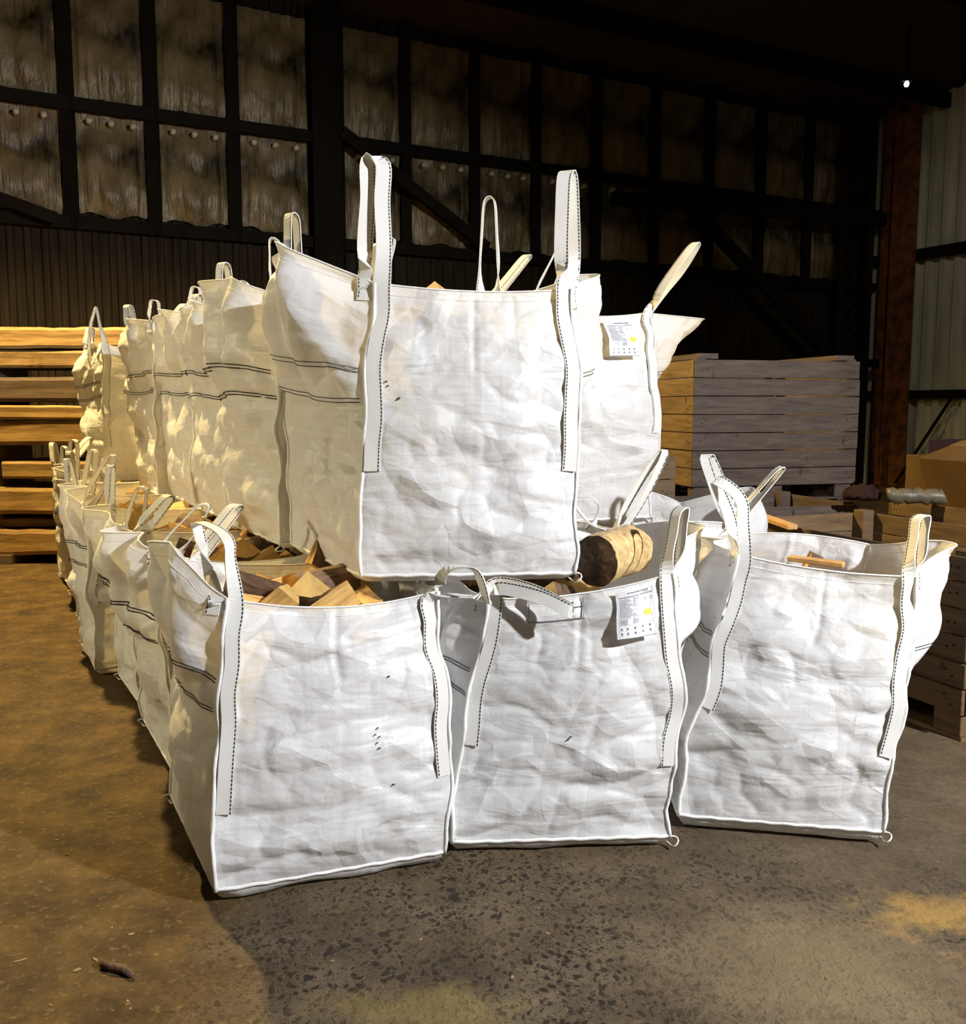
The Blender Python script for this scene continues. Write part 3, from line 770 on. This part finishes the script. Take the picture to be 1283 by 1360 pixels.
bags['C'] = Bag([(.765, 3.53, .06), (1.505, 3.385, .06), (1.60, 4.12, .05), (.80, 4.25, .05)],
                [(1.00, 3.64, 1.075), (1.64, 3.51, 1.01), (1.72, 4.15, 1.04), (1.10, 4.35, 1.05)],
                {1: dict(out=.20, up=.08, v0=.55, ue=.36, ue2=.5), 3: dict(out=.10, up=.03, v0=.62, ue=.3)}, (.02, 0, -.03, 0), 3, .05, 92)
bags['U1'] = Bag([(-.455, 3.475, 1.02), (.345, 3.535, 1.02), (.00, 4.38, 1.02), (-.87, 4.24, 1.03)],
                 [(-.405, 3.60, 2.11), (.335, 3.66, 2.095), (.03, 4.37, 2.12), (-.86, 4.27, 2.15)],
                 {3: dict(out=.30, up=.15, v0=.57, ue=.62, ue2=.34), 1: dict(out=.28, up=.10, v0=.6, ue=.4)}, (.02, 0, .02, 0), 4, .06, 92)
bags['V1'] = Bag([(.25, 5.10, 1.02), (.965, 5.38, 1.02), (.58, 6.15, 1.02), (-.12, 5.85, 1.02)],
                 [(.27, 5.05, 2.16), (.925, 5.32, 2.17), (.62, 6.05, 2.17), (-.08, 5.8, 2.16)],
                 {1: dict(out=.68, up=.02, round=0, v0=.62, ue=.7, ue2=.36, shift=-.12), 3: dict(out=.12, up=.05, v0=.62)}, (.03, 0, -.02, 0), 5, .06, 44)
bags['B2'] = Bag([(-.36, 4.42, .05), (.44, 4.52, .05), (.16, 5.26, .05), (-.64, 5.16, .05)],
                 [(-.34, 4.44, .98), (.46, 4.54, .98), (.16, 5.26, .98), (-.62, 5.16, .98)], {1: dict(out=.03, up=0), 3: dict(out=.03, up=0)}, (.05, 0, .05, 0), 7, .03, 24)
bags['B3'] = Bag([(.06, 5.48, .05), (.84, 5.62, .05), (.5, 6.36, .05), (-.28, 6.22, .05)],
                 [(.07, 5.5, .98), (.83, 5.63, .98), (.5, 6.34, .98), (-.26, 6.2, .98)], {1: dict(out=.03, up=0), 3: dict(out=.03, up=0)}, (.05, 0, .05, 0), 8, .03, 24)
bags['C2'] = Bag([(.56, 4.60, .05), (1.27, 4.68, .05), (1.10, 5.36, .05), (.36, 5.3, .05)],
                 [(.66, 4.62, 1.03), (1.27, 4.72, 1.06), (1.13, 5.38, 1.1), (.42, 5.32, 1.06)],
                 {1: dict(out=.30, up=.12, v0=.58, ue=.36), 3: dict(out=.08, up=.02)}, (-.03, 0, -.1, 0), 6, .05, 36)
LL = 'white bulk bags of firewood standing on the floor'; UL = 'white bulk bags of firewood stacked on top'
bag_object(bags['A'], 'front left white bulk bag on the floor, split logs inside, arched loop at left corner', LL, True,
    {0: dict(path=[(-.85, 3.13, 1.13), (-.855, 3.14, 1.19), (-.90, 3.20, 1.225), (-.99, 3.28, 1.245), (-1.03, 3.38, 1.20)], W=(.5, .8, 0), low=.27),
     1: dict(path=[(-.135, 3.34, 1.06), (-.07, 3.32, 1.08), (-.02, 3.30, 1.06), (.01, 3.27, .97), (-.03, 3.38, .96)], W=(.5, -.8, 0), low=.3),
     2: None, 3: dict(apex=(-1.02, 3.86, 1.24), low=.5)}, tie=(3,))
bag_object(bags['B'], 'middle front white bulk bag on the floor with a printed label below its top edge', LL, True,
    {0: dict(path=[(.05, 3.40, .985), (.12, 3.37, .985), (.22, 3.33, .965), (.31, 3.30, .925), (.30, 3.33, .93), (.18, 3.40, .98), (.05, 3.48, .99)], W=(.1, .3, 1), low=.40),
     1: dict(apex=(.755, 3.58, 1.255), low=.28, gap=.028), 2: dict(path=[(.50, 4.10, 1.18), (.50, 4.08, 1.23), (.46, 4.05, 1.255), (.40, 4.03, 1.25), (.40, 4.04, 1.22), (.46, 4.1, 1.15)], low=.9, w=.045),
     3: None}, tie=(1,))
bag_object(bags['C'], 'front right white bulk bag leaning to the right beside the tan crate', LL, True,
    {0: dict(path=[(1.02, 3.66, 1.20), (1.02, 3.68, 1.27), (.99, 3.70, 1.32), (.93, 3.73, 1.36), (.94, 3.76, 1.33), (1.0, 3.78, 1.2)], W=(.7, .2, .5), low=.42),
     1: dict(apex=(1.705, 3.64, 1.22), low=.3, gap=.03), 3: dict(apex=(1.37, 4.35, 1.36), low=.7, w=.035), 2: None}, tie=(1,))
bag_object(bags['U1'], 'tall front white bulk bag on top of the front row, two upright loops', UL, True,
    {0: dict(apex=(-.405, 3.68, 2.565), low=.36, gap=.03, bow=.015, W=(1, .3, 0), w=.06), 1: dict(apex=(.325, 3.74, 2.53), low=.36, gap=.02, W=(1, -.2, 0), w=.055),
     2: dict(apex=(.03, 4.42, 2.58), low=.6), 3: dict(apex=(-.86, 4.36, 2.50), low=.6)}, base_z=.985, tie=(1,))
bag_object(bags['V1'], 'upper white bulk bag behind the tall front one, label and pointed flap on its right', UL, True,
    {0: dict(apex=(.43, 5.1, 2.50), low=.5), 1: dict(path=[(.97, 5.3, 2.27), (1.05, 5.28, 2.40), (1.14, 5.28, 2.52), (1.17, 5.30, 2.53), (1.10, 5.34, 2.4), (1.0, 5.36, 2.27)], low=.42),
     2: None, 3: dict(apex=(.26, 5.85, 2.55), low=.6)}, base_z=.985)
bag_object(bags['C2'], 'second-row white bulk bag seen between the middle and right front bags', LL, False,
    {0: dict(apex=(.88, 4.62, 1.42), W=(1, .3, 0), w=.036, gap=.012), 1: dict(apex=(1.145, 4.8, 1.39), W=(1, -.2, 0)), 2: None, 3: None}, tie=())
for kk, lb_ in (('B2', 'white bulk bag on the floor hidden under the tall front bag'), ('B3', 'white bulk bag on the floor carrying the upper bag with the pointed flap')):
    bag_object(bags[kk], lb_, LL, False, {0: None, 1: None, 2: None, 3: None}, tie=())
product_label(bags['B'], 0, .68, .885, .80, .985)
product_label(bags['V1'], 0, .56, .82, .79, .975)

# printed pocket outline and dark mark under the lying loop of the middle bag, pen marks on the fronts
def on(bag, k, u, v, e=.004): return bag.P(k, u, v) + bag.normal(k, v) * e
m = MB()
for (a, b) in (((.22, .975), (.22, .90)), ((.22, .90), (.51, .90)), ((.51, .90), (.51, .985)), ((.40, .95), (.51, .95))):
    m.tube([on(bags['B'], 0, lerp(a[0], b[0], t / 6), lerp(a[1], b[1], t / 6), .006) for t in range(7)], .0018, 4)
m.build('printed_outline', INK, bags['B'].root)
m = MB()
u_ = .44
m.add([on(bags['B'], 0, u_, .925, .007), on(bags['B'], 0, u_ + .016, .93, .007), on(bags['B'], 0, u_ + .018, .975, .007), on(bags['B'], 0, u_, .965, .007)], [[0, 1, 2, 3]])
m.build('printed_mark', BLACK, bags['B'].root)
def marks(key, spots, s=.006):
    m = MB()
    for u, v in spots:
        a = on(bags[key], 0, u, v, .003); m.tube([a, on(bags[key], 0, u + s * 1.3, v + s, .003), on(bags[key], 0, u + s * 2, v + s * .5, .003)], .0022, 4)
    m.build('pen_mark', BLACK, bags[key].root)
marks('A', [(.64, .50), (.65, .52), (.66, .49), (.65, .47), (.66, .45), (.71, .70), (.72, .30)])
marks('U1', [(.09, .66), (.095, .645), (.14, .60), (.145, .605)])
marks('B', [(.47, .41), (.48, .42)])

# rows behind, along the hall
ROW = V((-.474, .880, 0)); WD = V((.87, .49, 0))
low_labels = ['second white bulk bag from the front in the left floor row', 'third white bulk bag from the front in the left floor row',
              'fourth white bulk bag from the front in the left floor row, bulging towards the aisle', 'fifth white bulk bag from the front in the left floor row',
              'sixth white bulk bag in the left floor row, with crossed loops beside the timber stack',
              'rearmost white bulk bag of the left floor row, hidden behind the sixth']
up_labels = ['second white bulk bag from the front in the upper left row', 'third white bulk bag from the front in the upper left row',
             'fourth white bulk bag from the front in the upper left row', 'fifth white bulk bag from the front in the upper left row, flat squared top corner',
             'rearmost and lowest-topped bag of the upper left row, long loop hanging down its front']
rq = random.Random(12)
lowrow = []
for i in range(6):
    d = [1.03, 2.0, 2.97, 3.95, 4.92, 5.90][i]; o = [.08, .08, -.03, .05, .05, .06][i]
    F = V((-.93, 3.02, 0)) + ROW * d + WD * o
    z = .05; h = [1.02, 1.03, 1.06, 1.06, 1.10, 1.04][i]; dep = .82
    Bm = [F, F + WD * .84, F + WD * .84 + ROW * dep, F + ROW * dep]
    b4 = [(p.x + rq.uniform(-.02, .02), p.y + rq.uniform(-.02, .02), z) for p in Bm]
    t4 = [(p.x * 1 - WD.x * .02 + rq.uniform(-.03, .03), p.y + rq.uniform(-.03, .03), h + rq.uniform(-.02, .02)) for p in Bm]
    e = dict(out=[.16, .12, .06, .07, .05, .04][i], up=[.08, .08, .10, .07, .08, .05][i], v0=.58, ue=rq.uniform(.2, .35), curl=rq.uniform(0, .03))
    bg = Bag(b4, t4, {3: e, 1: dict(out=.05, up=.02)}, (.06, 0, .02, 0), 20 + i, .048, 34, 1.6)
    lowrow.append(bg)
    bag_object(bg, low_labels[i], LL, False, {3: dict(apex=V(t4[3]) + V((rq.uniform(-.05, .25), rq.uniform(-.1, .1), rq.uniform(.18, .28))), low=.6),
        0: dict(apex=V(t4[0]) + V((rq.uniform(-.1, .2), rq.uniform(-.1, .1), rq.uniform(.2, .3))), low=.4),
        1: dict(apex=V(t4[1]) + V((rq.uniform(-.3, -.1), 0, rq.uniform(.02, .1)))) if False else None, 2: None}, tie=(3,))
uprow = []
UROW = V((-.500, .866, 0))
for i in range(5):
    d = [.95, 1.88, 2.82, 3.74, 5.35][i]
    F = V((-.455, 3.475, 0)) + UROW * d + WD * [0, .05, .07, .02, -.12][i]
    h = [2.17, 2.17, 2.2, 2.26, 2.17][i]; dep = .86
    Bm = [F, F + WD * .82, F + WD * .82 + UROW * dep, F + UROW * dep]
    b4 = [(p.x + rq.uniform(-.02, .02), p.y + rq.uniform(-.02, .02), 1.02) for p in Bm]
    t4 = [(p.x + rq.uniform(-.03, .03), p.y + rq.uniform(-.03, .03), h + rq.uniform(-.03, .03)) for p in Bm]
    e = dict(out=[.20, .17, .15, .10, .06][i], up=[.10, .07, .05, .03, .02][i], v0=.60, ue=rq.uniform(.4, .6), ue2=rq.uniform(.2, .36))
    bg = Bag(b4, t4, {3: e, 1: dict(out=.06, up=.04)}, (.05, 0, .02, 0), 40 + i, .065, 34, 1.6)
    uprow.append(bg)
    T = [V(p) for p in t4]
    lp = {0: dict(apex=T[0] + V((rq.uniform(-.05, .15), 0, rq.uniform(.12, .22))), low=.4), 3: dict(apex=T[3] + V((rq.uniform(-.05, .2), 0, rq.uniform(.15, .26))), low=.6), 1: None, 2: None}
    if i == 0: lp[2] = dict(apex=T[2] + V((.12, 0, .42))); lp[0] = dict(apex=T[0] + V((-.02, 0, .24)), low=.4)
    if i == 1: lp[1] = dict(apex=T[1] + V((.0, 0, .40)))
    if i == 4: lp[0] = dict(path=[T[0] + V((.0, -.02, .15)), T[0] + V((-.02, -.02, .27)), T[0] + V((-.03, -.04, .27)), T[0] + V((-.08, -.04, .1)), T[0] + V((-.08, -.06, -.2))], low=.25)
    bag_object(bg, up_labels[i], UL, False, lp, base_z=.985, tie=(0,))

# ------------------------------------------------------------------ split logs
def log_poly(kind):
    c = lambda a, r, ox, oy: (r * math.cos(math.radians(a)) + ox, r * math.sin(math.radians(a)) + oy)
    if kind == 0: return [(-.035, -.035)] + [c(a, .105, -.035, -.035) for a in (0, 22, 45, 68, 90)], 1
    if kind == 1: return [(-.06, -.03)] + [c(a, .125, -.06, -.03) for a in (0, 20, 40, 60)], 1
    if kind == 2: return [c(a, .075, 0, -.03) for a in (0, 30, 60, 90, 120, 150, 180)], 0
    if kind == 3: return [(-.045, -.04), (.045, -.035), (.04, .045), (-.04, .035)], 9
    return [(-.05, -.025), (.05, -.02), (.035, .04), (-.02, .05)], 9
LOGS = []
for k, Ln in enumerate((.25, .23, .24, .22, .26)):
    po, first = log_poly(k); n = len(po); vs = []; fs = []; mi = []
    G = 5
    for g in range(G + 1):
        z = -Ln / 2 + Ln * g / G
        for i, (x, y) in enumerate(po):
            q = noise.noise_vector(V((x * 20, y * 20, g * .9 + k * 5))) * .004
            vs.append(V((x + q.x, y + q.y, z + (q.z * 1.5 if g in (0, G) else 0))))
    for g in range(G):
        for i in range(n):
            j = (i + 1) % n; fs.append([g * n + i, g * n + j, (g + 1) * n + j, (g + 1) * n + i])
            mi.append(1 if (first == 1 and 1 <= i < n - 1) or (first == 0 and i < n - 1) else 0)
    fs += [list(range(n))[::-1], [G * n + i for i in range(n)]]; mi += [2, 2]
    me = bpy.data.meshes.new('split_log'); me.from_pydata(vs, [], fs)
    for mm in (SPLIT, BARK, ENDW): me.materials.append(mm)
    me.polygons.foreach_set('material_index', mi); LOGS.append(me)
PILE = [[2,0.078,-0.028,0.442,0.473,0.659,-0.343,-0.474],
        [0,0.26,0.351,0.431,0.02,0.86,0.066,0.505],
        [0,0.364,-0.085,0.41,0.0,0.0,-0.598,0.801],
        [0,-0.057,-0.189,0.41,0.415,-0.824,0.319,0.217],
        [0,-0.211,-0.011,0.407,0.049,0.504,-0.337,-0.794],
        [1,0.088,0.044,0.397,0.289,-0.178,0.767,-0.544],
        [3,0.223,0.139,0.38,0.522,-0.772,0.204,0.298],
        [2,0.099,0.263,0.377,0.5,0.707,-0.077,-0.493],
        [4,-0.259,-0.331,0.375,0.904,0.16,0.385,-0.094],
        [4,0.308,-0.26,0.364,0.633,0.528,-0.324,0.464],
        [0,-0.131,0.148,0.362,0.619,0.224,-0.66,0.362],
        [2,0.194,-0.277,0.359,0.164,0.158,0.709,-0.668],
        [0,0.04,-0.254,0.354,0.582,0.336,0.363,0.645],
        [0,-0.232,0.187,0.345,0.636,0.252,-0.648,0.335],
        [0,-0.051,0.364,0.345,0.0,-0.565,0.0,0.825],
        [0,-0.018,0.007,0.339,0.555,0.747,0.006,0.366],
        [2,-0.269,-0.157,0.331,0.743,-0.194,-0.594,0.241],
        [1,0.15,0.083,0.322,0.72,-0.234,-0.544,-0.361],
        [2,-0.201,-0.275,0.318,0.101,-0.562,-0.699,0.43],
        [0,0.271,0.225,0.312,0.627,-0.68,-0.305,-0.226],
        [4,-0.12,-0.26,0.291,0.377,0.253,0.535,-0.712],
        [1,-0.264,0.002,0.284,0.279,0.355,-0.534,-0.715],
        [0,-0.201,0.101,0.265,0.419,-0.083,-0.77,-0.473],
        [2,-0.08,0.255,0.264,0.638,0.631,0.034,0.44],
        [1,0.196,-0.149,0.26,0.299,-0.338,-0.6,-0.66],
        [1,-0.325,0.251,0.257,0.091,0.567,-0.808,0.131],
        [0,-0.045,-0.118,0.254,0.734,-0.568,-0.339,0.151],
        [1,-0.054,0.074,0.248,0.389,-0.668,0.207,0.599],
        [0,0.178,0.253,0.246,0.269,-0.489,-0.06,0.828],
        [2,0.268,-0.097,0.246,0.208,0.546,0.653,-0.482],
        [0,0.345,0.239,0.244,0.624,-0.624,-0.333,-0.333],
        [1,0.189,0.362,0.24,0.806,0.183,-0.318,-0.465],
        [2,-0.085,-0.335,0.221,0.389,-0.601,0.419,-0.558],
        [2,-0.258,-0.174,0.219,0.437,0.794,0.224,0.359],
        [4,0.201,0.072,0.217,0.264,0.651,-0.603,0.377],
        [0,0.112,-0.179,0.214,0.398,-0.709,-0.396,-0.426],
        [0,-0.257,0.04,0.21,0.633,-0.053,0.738,-0.228],
        [3,0.345,-0.292,0.21,0.217,0.65,0.663,-0.303],
        [1,0.071,-0.078,0.196,0.345,0.52,-0.775,0.102],
        [1,-0.362,-0.28,0.189,0.935,-0.241,0.065,0.251],
        [3,0.095,0.033,0.189,0.63,-0.294,0.043,0.718],
        [3,-0.228,0.312,0.183,0.694,-0.257,0.039,0.671],
        [4,-0.254,-0.069,0.178,0.508,0.349,-0.567,-0.546],
        [3,0.103,0.123,0.158,0.025,0.596,-0.056,-0.801],
        [1,0.27,0.04,0.155,0.588,-0.352,-0.47,-0.556],
        [4,-0.014,0.199,0.152,0.683,-0.131,-0.708,0.118]]
def pile(bg, rz, top, count, label, group, scale=1.0, skip=None):
    """settled heap, highest logs first; top = height of the highest log centre"""
    cc_ = sum((V((p.x, p.y, 0)) for p in bg.t), V()) / 4; cx, cy = cc_.x, cc_.y
    qd = [V((p.x, p.y, 0)) for p in bg.t]; bagname = group.replace('logs in the ', ''); seen = set()
    R_ = Quaternion((0, 0, 1), rz); z0 = PILE[0][3]; n = 0; LH = (.125, .115, .12, .11, .13)
    for k, x, y, z, qw, qx, qy, qz in PILE:
        if n >= count: break
        p = R_ @ V((x * scale, y * scale, 0)) + V((cx, cy, top - (z0 - z)))
        Q_ = R_ @ Quaternion((qw, qx, qy, qz)); axl = Q_ @ V((0, 0, LH[k]))
        for it in range(3):
            for e in range(4):
                a_, b_ = qd[e], qd[(e + 1) % 4]; dn = V(((a_ - b_).y, -(a_ - b_).x, 0)).normalized()   # inward
                for sg in (1, -1):
                    dd = (p + axl * sg - a_).xy.dot(dn.xy) - .062
                    if dd < 0: p -= dn * dd
        if skip and skip(p): continue
        o = bpy.data.objects.new('split_log', LOGS[k]); COL.objects.link(o)
        o.location = p; o.rotation_mode = 'QUATERNION'; o.rotation_quaternion = Q_
        fx, fy = (qd[1] - qd[0]).normalized(), (qd[3] - qd[0]).normalized(); rel = p - cc_
        ax_, ay_ = rel.dot(fx), rel.dot(fy); shp = ('quarter-split', 'sixth-split', 'half-round', 'square-cut', 'thin wedge')[k]
        lr = 'left' if ax_ < -.13 else 'right' if ax_ > .13 else ''; fb = 'front' if ay_ < -.13 else 'rear' if ay_ > .13 else ''
        where = (fb + ' ' + lr).strip() or 'middle'; lv = 'on top' if top - p.z < .07 else 'below the top' if top - p.z < .13 else 'lower down'
        tag(o, '%s log %s, %s of the %s' % (shp, lv, where, bagname), 'log', group); n += 1
TH = math.radians(28)
B_ = bags
pile(B_['A'], .35, .985, 46, 'split yellow log heaped in the front left floor bag', 'logs in the front left floor bag', .84, skip=lambda p: p.z > .90 and p.x > -.42 + (p.y - 3.5) * -.4)
pile(B_['B'], .1 + math.pi / 2, .93, 22, 'split log in the middle front bag beside the big round log', 'logs in the middle front bag', .78, skip=lambda p: (p.xy - V((.51, 3.68)).xy).length < .2 and p.z > .8)
pile(B_['C'], -.15, .90, 22, 'split log in the front right bag', 'logs in the front right bag', .78)
pile(B_['C2'], .3 + math.pi, .93, 14, 'split log in the second-row bag behind the middle front bag', 'logs in the second-row bag', .8)
pile(B_['U1'], .3, 2.06, 24, 'split log just showing over the rim of the tall front upper bag', 'logs in the tall front upper bag', .78)
pile(B_['V1'], .5, 2.03, 14, 'split log in the upper bag behind the tall front one', 'logs in the upper bag with the pointed flap', .78)
names = ['second', 'third', 'fourth', 'fifth', 'sixth', 'rearmost']
for i, bg in enumerate(lowrow):
    if i == 5: continue
    pile(bg, TH + i * math.pi / 2, .97, [24, 22, 20, 18, 16][i], 'split log in the %s bag of the left floor row' % names[i], 'logs in the %s left floor bag' % names[i], .80)
for i, bg in enumerate(uprow):
    pile(bg, TH + i * math.pi / 2, 1.98, 8, 'split log in the %s bag of the upper left row' % (names[i] if i < 4 else 'rearmost'), 'logs in the %s upper left bag' % (names[i] if i < 4 else 'rearmost'), .78)

# big round log in the middle front bag
rl = empty('round_log', (.45, 3.62, .98), 'big round log with dark end grain and peeling bark in the middle front bag', 'log')
a = V((.43, 3.56, 1.06)); b = V((.60, 3.80, 1.075)); ax = (b - a).normalized(); sx = ax.cross(V((0, 0, 1))).normalized(); sy = sx.cross(ax)
vs = []; fs = []; n = 40; G = 14
for g in range(G + 1):
    for i in range(n):
        t = i / n * math.tau; r = .098 * (1 + .10 * noise.noise(V((math.cos(t) * 1.2, math.sin(t) * 1.2, g * .12))) + .06 * noise.noise(V((math.cos(t) * 5, math.sin(t) * 5, g * .35))))
        vs.append(a.lerp(b, g / G) + sx * math.cos(t) * r + sy * math.sin(t) * r)
for g in range(G):
    for i in range(n): fs.append([g * n + i, g * n + (i + 1) % n, (g + 1) * n + (i + 1) % n, (g + 1) * n + i])
PEEL = wood_mat('peeling_bark', (.36, .20, .07), (.80, .58, .28), (3, 3, 3), 9, False, .5, 1.0)
link('bark_shell', vs, fs, PEEL, rl, True)
def end_mat():
    m, nt, b = mat('dark_end_grain'); c = coord(nt)
    n = noisen(nt, c, 30, 5, .65, .4)
    nt.links.new(ramp(nt, n, [(.35, (.035, .018, .008)), (.6, (.13, .07, .03)), (.8, (.24, .15, .07))]), b.inputs['Base Color'])
    nt.links.new(bump(nt, n, .8, .006), b.inputs['Normal']); b.inputs['Roughness'].default_value = .6; return m
vs = []; fs = []; K = 8
for e, sgn in ((a, 1), (b, -1)):
    base = len(vs)
    for q in range(K + 1):
        rr_ = q / K
        for i in range(n):
            t = i / n * math.tau; r = .098 * rr_ * (1 + (.10 * noise.noise(V((math.cos(t) * 1.2, math.sin(t) * 1.2, 0 if sgn > 0 else 1.68))) + .06 * noise.noise(V((math.cos(t) * 5, math.sin(t) * 5, 0 if sgn > 0 else 4.9)))) * rr_)
            vs.append(e - ax * sgn * (.012 * (1 - rr_) + .004 * noise.noise(V((q * .9, i * .4, 0))) * (rr_ < 1)) + sx * math.cos(t) * r + sy * math.sin(t) * r)
    for q in range(K):
        for i in range(n): fs.append([base + q * n + i, base + q * n + (i + 1) % n, base + (q + 1) * n + (i + 1) % n, base + (q + 1) * n + i])
h_ = len(vs) // 2; hf = len(fs) // 2; EG = end_mat()
link('end_grain', vs[:h_], fs[:hf], EG, rl, True); link('end_grain', vs[h_:], [[q - h_ for q in f] for f in fs[hf:]], EG, rl, True)
# plank ends showing in the right front bag
m = MB(); m.beam((1.28, 3.90, 1.02), (1.47, 3.78, 1.01), .05, .022, bev=.004); tag(m.build('kindling_board', PLANK), 'thin flat board lying just above the rim of the front right bag', 'board')

# ------------------------------------------------------------------ chips and sticks on the floor
rc_ = random.Random(3)
CHIP = []; CHIPM = plain('chip_wood', (.34, .24, .12), .8)
for k in range(4):
    Ln, Wd_ = [(.045, .014), (.03, .018), (.06, .010), (.025, .012)][k]
    m = MB(); G = 4; vs = []; fs = []
    for i in range(G + 1):
        x = -Ln / 2 + Ln * i / G; wv = Wd_ / 2 * (1 - .5 * abs(i / G - .5) * 2 * rc_.uniform(.5, 1.2)); h = .004
        vs += [V((x, -wv, 0)), V((x, wv, 0)), V((x, wv * .7, h)), V((x, -wv * .8, h * rc_.uniform(.8, 1.6)))]
    for i in range(G):
        for q in range(4): fs.append([i * 4 + q, i * 4 + (q + 1) % 4, i * 4 + 4 + (q + 1) % 4, i * 4 + 4 + q])
    fs += [[3, 2, 1, 0], [G * 4 + q for q in range(4)]]
    me = bpy.data.meshes.new('wood_chip'); me.from_pydata(vs, [], fs); me.materials.append(CHIPM); CHIP.append(me)
def clear(x, y):
    if y > 2.9 + .0 and x > -1.05 and y - 3 < 40:
        return False
    if x > -1.15 - (y - 3.4) * .54 - .12 and y > 3.2: return False
    return True
n = 0
while n < 110:
    if rc_.random() < .85: x, y = rc_.uniform(-4.2, -.8), rc_.uniform(2.2, 7.5)
    else: x, y = rc_.uniform(-1.2, 2.2), rc_.uniform(2.2, 3.0)
    if not clear(x, y): continue
    o = bpy.data.objects.new('wood_chip', rc_.choice(CHIP)); COL.objects.link(o); o.location = (x, y, .0005); o.rotation_euler = (0, 0, rc_.uniform(0, 6.28))
    s_ = rc_.choice((.3, .4, .5, .6, .9)) * (.6 if x > -.8 else 1); o.scale = (s_, s_, s_)
    tag(o, 'small pale wood chip lying loose on the dusty floor', 'wood chip', 'wood chips scattered on the floor'); n += 1
m = MB(); m.tube([V((-1.13, 2.62, .013)), V((-1.09, 2.60, .014)), V((-1.05, 2.59, .013)), V((-1.02, 2.565, .011))], [.011, .013, .012, .009], 7)
tag(m.build('broken_stick', BARK, None, True), 'short brown broken stick on the floor at bottom left', 'stick')
m = MB(); m.beam((-1.60, 4.62, .012), (-1.66, 4.56, .012), .03, .02, bev=.003)
tag(m.build('bark_piece', BARK), 'dark piece of bark on the floor beside the left bag row', 'bark')
